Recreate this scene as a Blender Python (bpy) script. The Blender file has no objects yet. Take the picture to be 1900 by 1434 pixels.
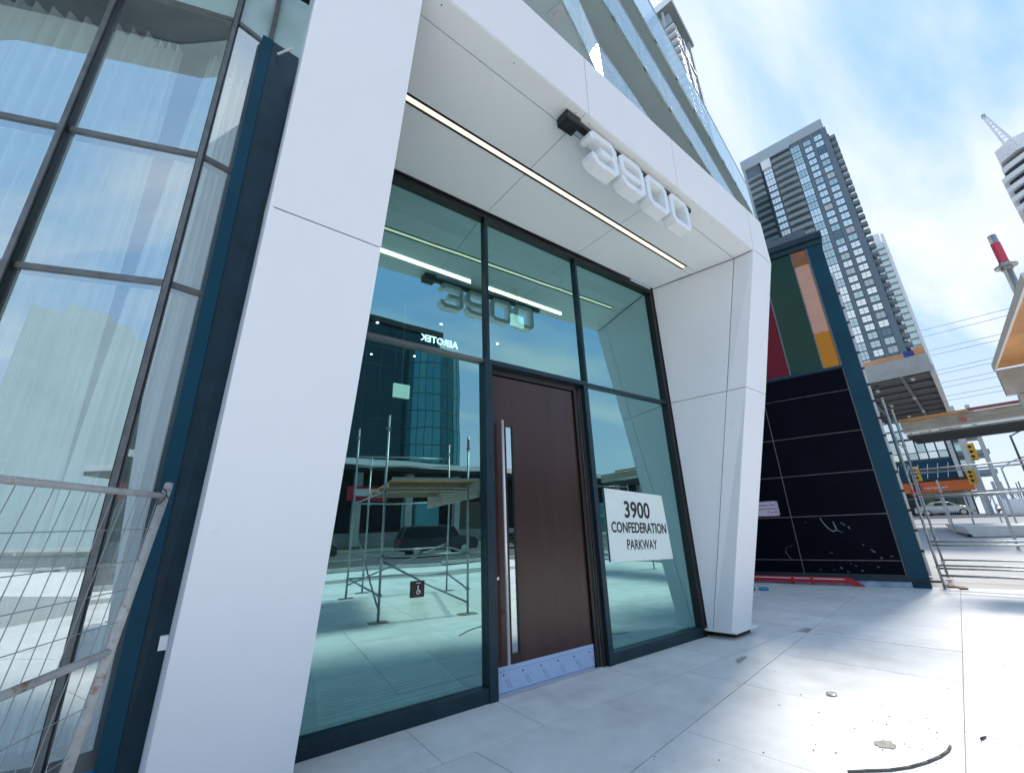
import bpy, math, random
from math import sin, cos, pi, radians as R, atan2, sqrt, exp
from mathutils import Vector, Matrix

random.seed(7)
scn = bpy.context.scene
COL = scn.collection

# ------------------------------------------------------------------ camera
fw = Vector((0.5590, 0.7637, 0.3224)); rt = Vector((0.8134, -0.5807, -0.0346))
fw.normalize(); rt = (rt - fw * rt.dot(fw)).normalized(); up = rt.cross(fw)
CAM = Vector((0, 0, 1.5))
cd = bpy.data.cameras.new('camera'); co = bpy.data.objects.new('camera', cd); COL.objects.link(co)
M3 = Matrix((rt, up, -fw)).transposed()
co.matrix_world = Matrix.Translation(CAM) @ M3.to_4x4()
cd.sensor_width = 36; cd.lens = 36 * 780.7 / 1900
cd.clip_start = 0.05; cd.clip_end = 3000
scn.camera = co

# ------------------------------------------------------------------ sky, sun, exposure
SUNV = Vector((0.80, 0.148, 1.0)).normalized()
SUN_EL = math.asin(SUNV.z); SUN_ROT = atan2(SUNV.x, SUNV.y)
w = bpy.data.worlds.new('World'); scn.world = w; w.use_nodes = True
nt = w.node_tree; N = nt.nodes; L = nt.links; N.clear()
def nd(t, **k):
    n = N.new(t)
    for a, b in k.items(): setattr(n, a, b)
    return n
out = nd('ShaderNodeOutputWorld'); bg = nd('ShaderNodeBackground'); bg.inputs[1].default_value = 0.12
sky = nd('ShaderNodeTexSky'); sky.sky_type = 'NISHITA'; sky.sun_disc = False
sky.sun_elevation = SUN_EL; sky.sun_rotation = SUN_ROT; sky.air_density = 1.0; sky.dust_density = 0.15; sky.ozone_density = 1.6
tc = nd('ShaderNodeTexCoord'); sep = nd('ShaderNodeSeparateXYZ'); L.new(tc.outputs['Generated'], sep.inputs[0])
mz = nd('ShaderNodeMath', operation='MAXIMUM'); L.new(sep.outputs['Z'], mz.inputs[0]); mz.inputs[1].default_value = 0.0
az = nd('ShaderNodeMath', operation='ADD'); L.new(mz.outputs[0], az.inputs[0]); az.inputs[1].default_value = 0.22
dx = nd('ShaderNodeMath', operation='DIVIDE'); L.new(sep.outputs['X'], dx.inputs[0]); L.new(az.outputs[0], dx.inputs[1])
dy = nd('ShaderNodeMath', operation='DIVIDE'); L.new(sep.outputs['Y'], dy.inputs[0]); L.new(az.outputs[0], dy.inputs[1])
cmb = nd('ShaderNodeCombineXYZ'); L.new(dx.outputs[0], cmb.inputs[0]); L.new(dy.outputs[0], cmb.inputs[1])
mp = nd('ShaderNodeMapping'); L.new(cmb.outputs[0], mp.inputs[0]); mp.inputs['Rotation'].default_value = (0, 0, R(35)); mp.inputs['Scale'].default_value = (0.55, 1.5, 1); mp.inputs['Location'].default_value = (5.5, 0.3, 0)
nz = nd('ShaderNodeTexNoise'); L.new(mp.outputs[0], nz.inputs['Vector']); nz.inputs['Scale'].default_value = 1.7; nz.inputs['Detail'].default_value = 7; nz.inputs['Roughness'].default_value = 0.52; nz.inputs['Distortion'].default_value = 0.35
rp = nd('ShaderNodeValToRGB'); L.new(nz.outputs[0], rp.inputs[0])
rp.color_ramp.elements[0].position = 0.41; rp.color_ramp.elements[0].color = (0, 0, 0, 1)
rp.color_ramp.elements[1].position = 0.69; rp.color_ramp.elements[1].color = (0.92, 0.92, 0.92, 1)
rp.color_ramp.interpolation = 'EASE'
# thin veil low over the horizon
vr = nd('ShaderNodeMapRange'); L.new(sep.outputs['Z'], vr.inputs[0]); vr.inputs[1].default_value = 0.0; vr.inputs[2].default_value = 0.45; vr.inputs[3].default_value = 0.80; vr.inputs[4].default_value = 0.05
mxm = nd('ShaderNodeMath', operation='MAXIMUM'); L.new(rp.outputs[0], mxm.inputs[0]); L.new(vr.outputs[0], mxm.inputs[1])
mix = nd('ShaderNodeMixRGB'); L.new(mxm.outputs[0], mix.inputs[0])
tint = nd('ShaderNodeMixRGB', blend_type='MULTIPLY'); tint.inputs[0].default_value = 1; L.new(sky.outputs[0], tint.inputs[1]); tint.inputs[2].default_value = (0.95, 1.1, 1.1, 1)
cap = nd('ShaderNodeMixRGB', blend_type='DARKEN'); cap.inputs[0].default_value = 1; L.new(tint.outputs[0], cap.inputs[1]); cap.inputs[2].default_value = (0.38, 0.70, 1.20, 1)
lft = nd('ShaderNodeMixRGB', blend_type='LIGHTEN'); lft.inputs[0].default_value = 1; L.new(cap.outputs[0], lft.inputs[1]); lft.inputs[2].default_value = (0.33, 0.63, 1.10, 1)
L.new(lft.outputs[0], mix.inputs[1]); mix.inputs[2].default_value = (1.08, 1.14, 1.24, 1)
L.new(mix.outputs[0], bg.inputs[0]); L.new(bg.outputs[0], out.inputs[0])

sl = bpy.data.lights.new('sun', 'SUN'); sl.energy = 0.75; sl.angle = R(12.0); sl.color = (1, 0.95, 0.88)
so = bpy.data.objects.new('sun', sl); COL.objects.link(so); so.rotation_euler = SUNV.to_track_quat('Z', 'Y').to_euler()
scn.view_settings.view_transform = 'Standard'; scn.view_settings.look = 'None'
scn.view_settings.exposure = 3.0; scn.view_settings.gamma = 1; scn.view_settings.use_curve_mapping = False
scn.cycles.max_bounces = 10; scn.cycles.transparent_max_bounces = 16; scn.cycles.glossy_bounces = 5
scn.cycles.caustics_reflective = True; scn.cycles.sample_clamp_indirect = 6; scn.cycles.caustics_refractive = False

# ------------------------------------------------------------------ materials
MATS = {}
def mat(name, col, rough=0.5, metal=0.0, var=0.0, vscale=6.0, bump=0.0, bscale=40.0, stain=None, stretch=None, spec=None, emit=None, coat=0, ovar=0):
    if name in MATS: return MATS[name]
    m = bpy.data.materials.new(name); m.use_nodes = True; t = m.node_tree; b = t.nodes['Principled BSDF']
    b.inputs['Base Color'].default_value = (*col, 1); b.inputs['Roughness'].default_value = rough; b.inputs['Metallic'].default_value = metal
    if spec is not None: b.inputs['Specular IOR Level'].default_value = spec
    if coat: b.inputs['Coat Weight'].default_value = coat
    tcn = t.nodes.new('ShaderNodeNewGeometry'); vec = tcn.outputs['Position']
    if stretch:
        mpn = t.nodes.new('ShaderNodeMapping'); mpn.inputs['Scale'].default_value = stretch; t.links.new(vec, mpn.inputs[0]); vec = mpn.outputs[0]
    if var:
        n = t.nodes.new('ShaderNodeTexNoise'); n.inputs['Scale'].default_value = vscale; n.inputs['Detail'].default_value = 6; n.inputs['Roughness'].default_value = 0.6
        t.links.new(vec, n.inputs['Vector'])
        mr = t.nodes.new('ShaderNodeMapRange'); mr.inputs[1].default_value = 0.3; mr.inputs[2].default_value = 0.7; mr.inputs[3].default_value = 1 - var; mr.inputs[4].default_value = 1 + var
        t.links.new(n.outputs[0], mr.inputs[0])
        mm = t.nodes.new('ShaderNodeMixRGB'); mm.blend_type = 'MULTIPLY'; mm.inputs[0].default_value = 1; mm.inputs[1].default_value = (*col, 1)
        t.links.new(mr.outputs[0], mm.inputs[2]); last = mm.outputs[0]
        if stain:
            scol, sscale, lo, hi = stain
            n2 = t.nodes.new('ShaderNodeTexNoise'); n2.inputs['Scale'].default_value = sscale; n2.inputs['Detail'].default_value = 8; n2.inputs['Roughness'].default_value = 0.65
            t.links.new(tcn.outputs['Position'], n2.inputs['Vector'])
            r2 = t.nodes.new('ShaderNodeMapRange'); r2.inputs[1].default_value = lo; r2.inputs[2].default_value = hi; t.links.new(n2.outputs[0], r2.inputs[0])
            m2 = t.nodes.new('ShaderNodeMixRGB'); t.links.new(r2.outputs[0], m2.inputs[0]); t.links.new(last, m2.inputs[1]); m2.inputs[2].default_value = (*scol, 1); last = m2.outputs[0]
        if ovar:
            oi = t.nodes.new('ShaderNodeObjectInfo'); r3 = t.nodes.new('ShaderNodeMapRange'); r3.inputs[3].default_value = 1 - ovar; r3.inputs[4].default_value = 1 + ovar; t.links.new(oi.outputs['Random'], r3.inputs[0])
            m3 = t.nodes.new('ShaderNodeMixRGB'); m3.blend_type = 'MULTIPLY'; m3.inputs[0].default_value = 1; t.links.new(last, m3.inputs[1]); t.links.new(r3.outputs[0], m3.inputs[2]); last = m3.outputs[0]
        t.links.new(last, b.inputs['Base Color'])
    if bump:
        n3 = t.nodes.new('ShaderNodeTexNoise'); n3.inputs['Scale'].default_value = bscale; n3.inputs['Detail'].default_value = 5; t.links.new(vec, n3.inputs['Vector'])
        bp = t.nodes.new('ShaderNodeBump'); bp.inputs['Strength'].default_value = bump; bp.inputs['Distance'].default_value = 0.01
        t.links.new(n3.outputs[0], bp.inputs['Height']); t.links.new(bp.outputs[0], b.inputs['Normal'])
    if emit: b.inputs['Emission Color'].default_value = (*emit[:3], 1); b.inputs['Emission Strength'].default_value = emit[3]
    MATS[name] = m; return m
def glass(name, refl, trans, fac, wav=0.0, wscale=1.5, milky=0.0, dcol=(.8, .84, .84)):
    m = bpy.data.materials.new(name); m.use_nodes = True; t = m.node_tree; t.nodes.clear()
    o = t.nodes.new('ShaderNodeOutputMaterial'); mx = t.nodes.new('ShaderNodeMixShader'); tr = t.nodes.new('ShaderNodeBsdfTransparent'); gl = t.nodes.new('ShaderNodeBsdfGlossy')
    gl.inputs['Roughness'].default_value = 0.0; gl.inputs['Color'].default_value = (*refl, 1); tr.inputs['Color'].default_value = (*trans, 1)
    fr = t.nodes.new('ShaderNodeFresnel'); fr.inputs['IOR'].default_value = 1.5
    mr = t.nodes.new('ShaderNodeMapRange'); mr.inputs[1].default_value = 0.0; mr.inputs[2].default_value = 1.0; mr.inputs[3].default_value = fac - 0.04; mr.inputs[4].default_value = 1.0
    t.links.new(fr.outputs[0], mr.inputs[0])
    ge = t.nodes.new('ShaderNodeNewGeometry'); iv = t.nodes.new('ShaderNodeMath'); iv.operation = 'SUBTRACT'; iv.inputs[0].default_value = 1.0; t.links.new(ge.outputs['Backfacing'], iv.inputs[1])
    ml = t.nodes.new('ShaderNodeMath'); ml.operation = 'MULTIPLY'; t.links.new(mr.outputs[0], ml.inputs[0]); t.links.new(iv.outputs[0], ml.inputs[1]); t.links.new(ml.outputs[0], mx.inputs[0])
    mc = t.nodes.new('ShaderNodeMixRGB'); mc.inputs[1].default_value = (*trans, 1); mc.inputs[2].default_value = (1, 1, 1, 1); t.links.new(ge.outputs['Backfacing'], mc.inputs[0]); t.links.new(mc.outputs[0], tr.inputs['Color'])
    t.links.new(tr.outputs[0], mx.inputs[1]); t.links.new(gl.outputs[0], mx.inputs[2]); t.links.new(mx.outputs[0], o.inputs[0])
    if milky:  # uneven pale diffuse share mixed into the glass
        df = t.nodes.new('ShaderNodeBsdfDiffuse'); df.inputs['Color'].default_value = (*dcol, 1); m4 = t.nodes.new('ShaderNodeMixShader')
        g4 = t.nodes.new('ShaderNodeNewGeometry'); n4 = t.nodes.new('ShaderNodeTexNoise'); n4.inputs['Scale'].default_value = 2.5; n4.inputs['Detail'].default_value = 6; t.links.new(g4.outputs['Position'], n4.inputs['Vector'])
        r4 = t.nodes.new('ShaderNodeMapRange'); r4.inputs[1].default_value = 0.3; r4.inputs[2].default_value = 0.75; r4.inputs[3].default_value = milky * .6; r4.inputs[4].default_value = milky * 1.4
        t.links.new(n4.outputs[0], r4.inputs[0]); t.links.new(r4.outputs[0], m4.inputs[0]); t.links.new(mx.outputs[0], m4.inputs[1]); t.links.new(df.outputs[0], m4.inputs[2]); t.links.new(m4.outputs[0], o.inputs[0])
    if wav:
        g = t.nodes.new('ShaderNodeNewGeometry'); n = t.nodes.new('ShaderNodeTexNoise'); n.inputs['Scale'].default_value = wscale; n.inputs['Detail'].default_value = 1
        bp = t.nodes.new('ShaderNodeBump'); bp.inputs['Strength'].default_value = wav; bp.inputs['Distance'].default_value = 0.02
        t.links.new(g.outputs['Position'], n.inputs['Vector']); t.links.new(n.outputs[0], bp.inputs['Height']); t.links.new(bp.outputs[0], gl.inputs['Normal'])
    MATS[name] = m; return m

PANEL = mat('white_panel', (0.83, 0.85, 0.88), 0.38, var=0.02, vscale=0.9, bump=0.02, bscale=1.5, stain=((0.66, 0.66, 0.65), 2.2, 0.66, 0.9))
SOFFIT = mat('soffit_panel', (0.78, 0.82, 0.815), 0.45, var=0.02, vscale=0.7)
JOINT = mat('joint_backing_grey', (0.10, 0.10, 0.11), 0.8)  # dark grey of the backing behind the open panel joints
FRAME = mat('dark_frame', (0.010, 0.034, 0.050), 0.38, var=0.25, vscale=5, spec=0.35)
BLACK = mat('black_metal', (0.008, 0.008, 0.010), 0.4)
BRONZE = mat('bronze_mullion', (0.15, 0.158, 0.155), 0.45, metal=0.3, var=0.3, vscale=9)
TEAL = mat('teal_trim', (0.003, 0.052, 0.085), 0.45, var=0.15, vscale=1.3, spec=0.22)
WOOD = mat('dark_wood', (0.043, 0.0175, 0.0135), 0.30, var=0.34, vscale=1.2, bump=0.03, bscale=16, stretch=(4, 4, 0.3))
STEEL = mat('brushed_steel', (0.72, 0.72, 0.73), 0.22, metal=1.0)
FILM = mat('blue_film', (0.42, 0.55, 0.78), 0.30, var=0.06, vscale=3)
PRINT = mat('film_print', (0.02, 0.04, 0.10), 0.5)
CONC = mat('paving_concrete', (0.745, 0.735, 0.715), 0.75, var=0.08, vscale=3.5, bump=0.3, bscale=140, stain=((0.55, 0.53, 0.49), 1.1, 0.50, 0.80), ovar=0.055)
CONC_B = mat('bare_concrete', (0.40, 0.39, 0.37), 0.85, var=0.18, vscale=1.2, bump=0.3, bscale=30)
CONC_L = mat('pale_concrete', (0.55, 0.54, 0.51), 0.85, var=0.1, vscale=1.5)
DIRT = mat('dirty_stain', (0.30, 0.28, 0.24), 0.9, var=0.3, vscale=30)
ASPH = mat('asphalt', (0.085, 0.085, 0.088), 0.9, var=0.18, vscale=2.0)
PAINT = mat('road_paint', (0.75, 0.75, 0.72), 0.7)
GALV = mat('galvanised_tube', (0.36, 0.39, 0.40), 0.42, metal=0.6, var=0.25, vscale=14)
RUST = mat('worn_painted_steel', (0.50, 0.485, 0.45), 0.6, metal=0.1, var=0.2, vscale=12, stain=((0.20, 0.09, 0.04), 6.0, 0.56, 0.66))
WIRE = mat('fence_wire', (0.30, 0.31, 0.31), 0.5, metal=0.5)
PLY = mat('orange_plywood', (0.46, 0.21, 0.065), 0.6, var=0.35, vscale=3, stretch=(1, 1, 6))
TIMBER = mat('grey_timber', (0.33, 0.29, 0.22), 0.8, var=0.25, vscale=3, stretch=(6, 1, 6))
RED = mat('red_plastic', (0.50, 0.012, 0.03), 0.45)
PINK = mat('pink_tape', (0.62, 0.06, 0.12), 0.5)
WHITE = mat('white_paint', (0.80, 0.80, 0.79), 0.45)
ACRYL = mat('white_acrylic', (0.84, 0.87, 0.88), 0.25, coat=0.3)
LITE = mat('light_diffuser', (0.9, 0.85, 0.7), 0.5, emit=(1.0, 0.84, 0.58, 0.16))
LITE2 = mat('lobby_light_diffuser', (0.9, 0.85, 0.7), 0.5, emit=(1.0, 0.90, 0.70, 0.9))
SPOT = mat('spot_lamp', (0.9, 0.9, 0.85), 0.5, emit=(1.0, 0.95, 0.85, 2.5))
BLACKP = mat('black_cladding', (0.002, 0.0025, 0.008), 0.5, var=0.3, vscale=2, spec=0.06)
LINE = mat('pale_joint', (0.30, 0.29, 0.28), 0.7)
SIGNW = mat('sign_board', (0.78, 0.84, 0.82), 0.5, var=0.03, vscale=3)
INK = mat('black_ink', (0.010, 0.012, 0.016), 0.5)
PURPLE = mat('purple_ink', (0.12, 0.03, 0.12), 0.5)
SIGNP = mat('pink_sign_board', (0.68, 0.60, 0.70), 0.5)
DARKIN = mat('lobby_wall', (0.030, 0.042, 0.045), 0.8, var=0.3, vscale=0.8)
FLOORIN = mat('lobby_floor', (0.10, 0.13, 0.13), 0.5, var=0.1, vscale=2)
MATL = mat('entrance_mat', (0.50, 0.56, 0.56), 0.7, var=0.05, vscale=2)
CURT = mat('curtain_fabric', (0.80, 0.84, 0.81), 0.9, var=0.05, vscale=4)
SPAN = mat('frosted_spandrel', (0.42, 0.58, 0.55), 0.22, var=0.03, vscale=0.6)
GREY = mat('grey_cladding', (0.13, 0.175, 0.20), 0.6, var=0.08, vscale=0.1)
GREY2 = mat('light_grey_precast', (0.37, 0.43, 0.45), 0.7, var=0.08, vscale=0.15)
GREYD = mat('balcony_underside', (0.235, 0.265, 0.25), 0.85, var=0.1, vscale=0.4)
BDARK = mat('recess_dark', (0.030, 0.036, 0.042), 0.7)
SLABG = mat('slab_soffit_green', (0.36, 0.44, 0.43), 0.8, var=0.06, vscale=0.5)
ORANGE = mat('orange_shop_fascia', (0.62, 0.13, 0.02), 0.5, var=0.1, vscale=1)
YEL = mat('signal_yellow', (0.78, 0.42, 0.02), 0.5)
TYRE = mat('tyre', (0.02, 0.02, 0.02), 0.8)
GOLD = mat('champagne_paint', (0.46, 0.43, 0.36), 0.3, metal=0.4, coat=0.5)
CARD = mat('dark_car_paint', (0.015, 0.017, 0.02), 0.25, coat=0.6)
CARGL = mat('car_window', (0.02, 0.03, 0.035), 0.08)
LAMPM = mat('lamp_lens', (0.75, 0.75, 0.72), 0.15)
BARK = mat('bare_branches', (0.10, 0.085, 0.08), 0.9)
RUBBER = mat('black_rubber', (0.10, 0.10, 0.10), 0.8)
BLUEC = mat('blue_cloth', (0.05, 0.32, 0.62), 0.7)
BLUET = mat('blue_tarp', (0.03, 0.06, 0.22), 0.7)
ORT = mat('orange_insulation', (0.62, 0.30, 0.14), 0.8, var=0.2, vscale=1)
GRASS = mat('grass', (0.10, 0.12, 0.04), 0.95, var=0.2, vscale=1)
GL_LOB = glass('lobby_glass', (0.52, 0.93, 0.92), (0.50, 0.85, 0.82), 0.46, 0.07, 1.3, milky=.005)
GL_L = glass('curtain_wall_glass', (0.90, 1.0, 1.0), (0.90, 1.0, 0.97), 0.48, 0.03, 1.0, milky=.05)
GL_GUARD = glass('balcony_glass', (0.85, 0.95, 0.98), (0.80, 0.92, 0.90), 0.14, milky=.30, dcol=(.74, .80, .80))
GL_BAL2 = glass('tower_balcony_glass', (0.5, 0.6, 0.65), (0.55, 0.66, 0.68), 0.12)
def winglass(name, col, rough, base=0.5):
    return mat(name, col, rough, metal=0.75, spec=0.8)
WG = winglass('window_glass', (0.84, 0.86, 0.80), 0.15)
WGD = winglass('window_glass_dim', (0.50, 0.60, 0.57), 0.2)
WGT = winglass('office_glass', (0.015, 0.05, 0.06), 0.12)
WGT2 = winglass('office_glass_pale', (0.07, 0.27, 0.30), 0.15)
PRED = mat('red_glass', (0.16, 0.004, 0.02), 0.10, spec=0.15)
PGRN = mat('green_glass', (0.002, 0.045, 0.030), 0.08, spec=0.25)
PORG = mat('orange_glass', (0.55, 0.21, 0.01), 0.12, spec=0.2)
PEACH = mat('peach_board', (0.62, 0.33, 0.23), 0.5, var=0.05, vscale=2)

# ------------------------------------------------------------------ geometry helpers
class MB:
    def __init__(s): s.v = []; s.f = []; s.m = []; s.cur = 0
    def hexa(s, p):
        b = len(s.v); s.v += [tuple(q) for q in p]
        for f in ((3, 2, 1, 0), (4, 5, 6, 7), (0, 1, 5, 4), (1, 2, 6, 5), (2, 3, 7, 6), (3, 0, 4, 7)):
            s.f.append(tuple(b + i for i in f)); s.m.append(s.cur)
        return s
    def box(s, c, d, rz=0.0):
        x, y, z = d[0] / 2, d[1] / 2, d[2] / 2; a, b = cos(rz), sin(rz)
        return s.hexa([(c[0] + a * u - b * v_, c[1] + b * u + a * v_, c[2] + w_) for (u, v_, w_) in ((-x, -y, -z), (x, -y, -z), (x, y, -z), (-x, y, -z), (-x, -y, z), (x, -y, z), (x, y, z), (-x, y, z))])
    def box2(s, a, b): return s.box([(a[i] + b[i]) / 2 for i in range(3)], [abs(b[i] - a[i]) for i in range(3)])
    def poly(s, pts):
        b = len(s.v); s.v += [tuple(p) for p in pts]; s.f.append(tuple(range(b, b + len(pts)))); s.m.append(s.cur); return s
    def slab(s, pts, off):
        """closed solid from a front polygon pushed back by vector off"""
        n = len(pts); b = len(s.v); off = Vector(off)
        s.v += [tuple(p) for p in pts] + [tuple(Vector(p) + off) for p in pts]
        s.f.append(tuple(range(b, b + n))); s.f.append(tuple(b + n + i for i in reversed(range(n)))); s.m += [s.cur] * 2
        for i in range(n):
            j = (i + 1) % n; s.f.append((b + j, b + i, b + n + i, b + n + j)); s.m.append(s.cur)
        return s
    def tube(s, p, q, r, n=10, r2=None, cap=True):
        p, q = Vector(p), Vector(q); d = (q - p).normalized(); r2 = r if r2 is None else r2
        a = d.orthogonal().normalized(); c = d.cross(a); b = len(s.v)
        for (o, rr) in ((p, r), (q, r2)):
            for i in range(n):
                t = 2 * pi * i / n; s.v.append(tuple(o + a * cos(t) * rr + c * sin(t) * rr))
        for i in range(n):
            j = (i + 1) % n; s.f.append((b + i, b + j, b + n + j, b + n + i)); s.m.append(s.cur)
        if cap: s.f.append(tuple(b + i for i in reversed(range(n)))); s.f.append(tuple(b + n + i for i in range(n))); s.m += [s.cur] * 2
        return s
    def path(s, pts, r, n=8):
        for i in range(len(pts) - 1): s.tube(pts[i], pts[i + 1], r, n)
        return s
    def quads(s, grid):
        b = len(s.v); h = len(grid); w_ = len(grid[0])
        for row in grid: s.v += [tuple(p) for p in row]
        for i in range(h - 1):
            for j in range(w_ - 1):
                s.f.append((b + i * w_ + j, b + i * w_ + j + 1, b + (i + 1) * w_ + j + 1, b + (i + 1) * w_ + j)); s.m.append(s.cur)
        return s

def tag(o, label=None, cat=None, group=None, kind=None):
    if label: o['label'] = label
    if cat: o['category'] = cat
    if group: o['group'] = group
    if kind: o['kind'] = kind
    return o
def thing(name, loc, label, cat, group=None):
    o = bpy.data.objects.new(name, None); o.empty_display_size = 0.2; COL.objects.link(o); o.location = loc
    return tag(o, label, cat, group)
def build(name, mb, mats, parent=None, smooth=False, bevel=0.0, label=None):
    me = bpy.data.meshes.new(name)
    off = Vector((0, 0, 0)); q = parent
    while q is not None: off += Vector(q.location); q = q.parent
    me.from_pydata([tuple(Vector(v) - off) for v in mb.v], [], mb.f)
    if not isinstance(mats, (list, tuple)): mats = [mats]
    for m in mats: me.materials.append(m)
    if len(mats) > 1: me.polygons.foreach_set('material_index', mb.m)
    if smooth: me.polygons.foreach_set('use_smooth', [True] * len(me.polygons))
    me.update()
    o = bpy.data.objects.new(name, me); COL.objects.link(o)
    if parent is not None: o.parent = parent
    if bevel:
        b = o.modifiers.new('bevel', 'BEVEL'); b.width = bevel; b.segments = 2; b.limit_method = 'ANGLE'
    if label: o['label'] = label
    return o
def copy_tree(o, loc, label, group=None):
    c = o.copy(); COL.objects.link(c); c.location = loc; c['label'] = label
    if group: c['group'] = group
    for ch in list(o.children):
        d = ch.copy(); COL.objects.link(d); d.parent = c
        for g in ch.children:
            e = g.copy(); COL.objects.link(e); e.parent = d
    return c
def inst(src, parent, loc, rz=None):
    o = src.copy(); COL.objects.link(o); o.parent = parent; o.location = loc
    if rz is not None: o.rotation_euler = (0, 0, rz)
    return o
def inset(pts, g):
    c = sum((Vector(p) for p in pts), Vector()) / len(pts); n = len(pts); res = []
    for i in range(n):
        p = Vector(pts[i]); a = (Vector(pts[i - 1]) - p).normalized(); b = (Vector(pts[(i + 1) % n]) - p).normalized()
        sn = max(0.25, a.cross(b).length); res.append(p + (a + b) * (g / sn))
    return res
def panel(root, pts, mat_, t=0.03, gap=0.005, name='cladding_panel', label=None, flip=False):
    n = (Vector(pts[1]) - Vector(pts[0])).cross(Vector(pts[-1]) - Vector(pts[0])).normalized()
    cen = sum((Vector(p) for p in pts), Vector()) / len(pts)
    if n.dot(CAM - cen) < 0: n = -n
    if flip: n = -n
    return build(name, MB().slab(inset(pts, gap), -n * t), mat_, root, label=label)
def text_mesh(root, name, s, m, size, origin, ux, uz, extrude=0.001, align='CENTER', bold=0.0, sx=1.0):
    cu = bpy.data.curves.new('t', 'FONT'); cu.body = s; cu.size = size; cu.align_x = align; cu.extrude = extrude; cu.offset = bold; cu.resolution_u = 3
    tmp = bpy.data.objects.new('t', cu); COL.objects.link(tmp)
    me = bpy.data.meshes.new_from_object(tmp); bpy.data.objects.remove(tmp); bpy.data.curves.remove(cu)
    ux, uz = Vector(ux).normalized(), Vector(uz).normalized(); n = ux.cross(uz); off = Vector(origin)
    q = root
    while q is not None: off = off - Vector(q.location); q = q.parent
    for v in me.vertices: v.co = off + ux * v.co.x * sx + uz * v.co.y + n * v.co.z
    me.materials.clear(); me.materials.append(m); me.name = name
    o = bpy.data.objects.new(name, me); COL.objects.link(o); o.parent = root
    return o
def ramp(x, y):
    d = sqrt(x * x + y * y); return min(1.37, 0.0264 * max(0.0, d - 14.0))

# ------------------------------------------------------------------ ground
mb = MB(); rs = [0.01, 6, 12, 14, 18, 24, 32, 42, 54, 66, 90, 140, 300, 700, 1500]; ns = 64
g = []
for r_ in rs: g.append([(r_ * cos(2 * pi * i / ns), r_ * sin(2 * pi * i / ns), ramp(r_, 0) - 0.032) for i in range(ns + 1)])
GROUND = build('ground', mb.quads(g), mat('ground_concrete', (0.34, 0.34, 0.335), 0.85, var=0.1, vscale=0.6)); tag(GROUND, kind='structure')
def sheet(name, p0, ux, uy, lx, ly, n, m, dz):
    n2 = max(2, int(n * ly / lx)); b = MB(); gg = []
    for j in range(n2 + 1):
        row = []
        for i in range(n + 1):
            x = p0[0] + ux[0] * lx * i / n + uy[0] * ly * j / n2; y = p0[1] + ux[1] * lx * i / n + uy[1] * ly * j / n2
            row.append((x, y, ramp(x, y) + dz))
        gg.append(row)
    return tag(build(name, b.quads(gg), m), kind='structure')
# the street behind the photographer and the cross street ahead
GA = R(9.0); U = (cos(GA), sin(GA)); V = (cos(R(96.5)), sin(R(96.5)))
sheet('road', (-90, -39.0), U, (-U[1], U[0]), 260, 11.0, 60, ASPH, 0.01)
sheet('road', (57, -120), (1, 0), (0, 1), 16, 220, 20, ASPH, 0.014)
for k in range(12):
    sheet('road_marking', (-40 + 9 * k, -25.6 + (9 * k) * 0.158), U, (-U[1], U[0]), 3, 0.14, 3, PAINT, 0.016)
sheet('lawn', (-60, -39.6), U, (-U[1], U[0]), 120, 5, 20, GRASS, 0.02)
mbk = MB()
for k in range(40):
    for off in (-39.7, -27.9):
        x0 = -80 + 6 * k; y0 = off + (x0 + 90) * sin(GA) / cos(GA); z = ramp(x0 + 3, y0)
        mbk.box((x0 + 3, y0 + 0.47, z + 0.05), (6.1, 0.18, 0.14), GA)
tag(build('kerb', mbk, CONC_L), kind='structure')

# paving slabs
def clip(poly, a, b, c):            # keep a*x+b*y<=c
    res = []
    for i in range(len(poly)):
        p, q = poly[i], poly[(i + 1) % len(poly)]; dp, dq = a * p[0] + b * p[1] - c, a * q[0] + b * q[1] - c
        if dp <= 0: res.append(p)
        if dp * dq < 0:
            t = dp / (dp - dq); res.append((p[0] + (q[0] - p[0]) * t, p[1] + (q[1] - p[1]) * t))
    return res
def inset2(poly, g_):
    pts = [Vector((p[0], p[1], 0)) for p in poly]; return [(p.x, p.y) for p in inset(pts, g_)]
def area(poly): return abs(sum(poly[i][0] * poly[(i + 1) % len(poly)][1] - poly[(i + 1) % len(poly)][0] * poly[i][1] for i in range(len(poly)))) / 2
PAVE = tag(build('pavement', MB().slab([(x, y, -0.012) for x, y in ((-9, -9), (12, -10), (13.9, 1.0), (13.2, 6), (-9, 6))], (0, 0, -0.03)), mat('joint_grout', (0.33, 0.315, 0.29), 0.9, var=0.2, vscale=9)), kind='structure')
def slab(poly):
    if len(poly) < 3 or area(poly) < 0.05: return
    dz = random.uniform(-0.0015, 0.0015)
    pts = inset2(poly, 0.004)
    pp = [(x, y, ramp(x, y) + dz) for x, y in pts]
    build('paving_slab', MB().slab(pp, (0, 0, -0.05)), CONC, PAVE)
P0 = (4.61, 2.65); du, dv = 1.315, 1.53
def gp(i, j): return (P0[0] + U[0] * du * i + V[0] * dv * j, P0[1] + U[1] * du * i + V[1] * dv * j)
for i in range(-10, 12):
    for j in range(-7, 3):
        q = [gp(i, j), gp(i + 1, j), gp(i + 1, j + 1), gp(i, j + 1)]
        cx = sum(p[0] for p in q) / 4; cy = sum(p[1] for p in q) / 4
        if cx < -7.5 or sqrt(cx * cx + cy * cy) > 19: continue
        slab(clip(clip(q, 0, 1, 3.21), 1, 0, 7.53))
        if cx > 6.5: slab(clip(clip(clip(q, -1, 0, -7.53), 0, 1, 8.0), 1, 0.32, 14.3))
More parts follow.
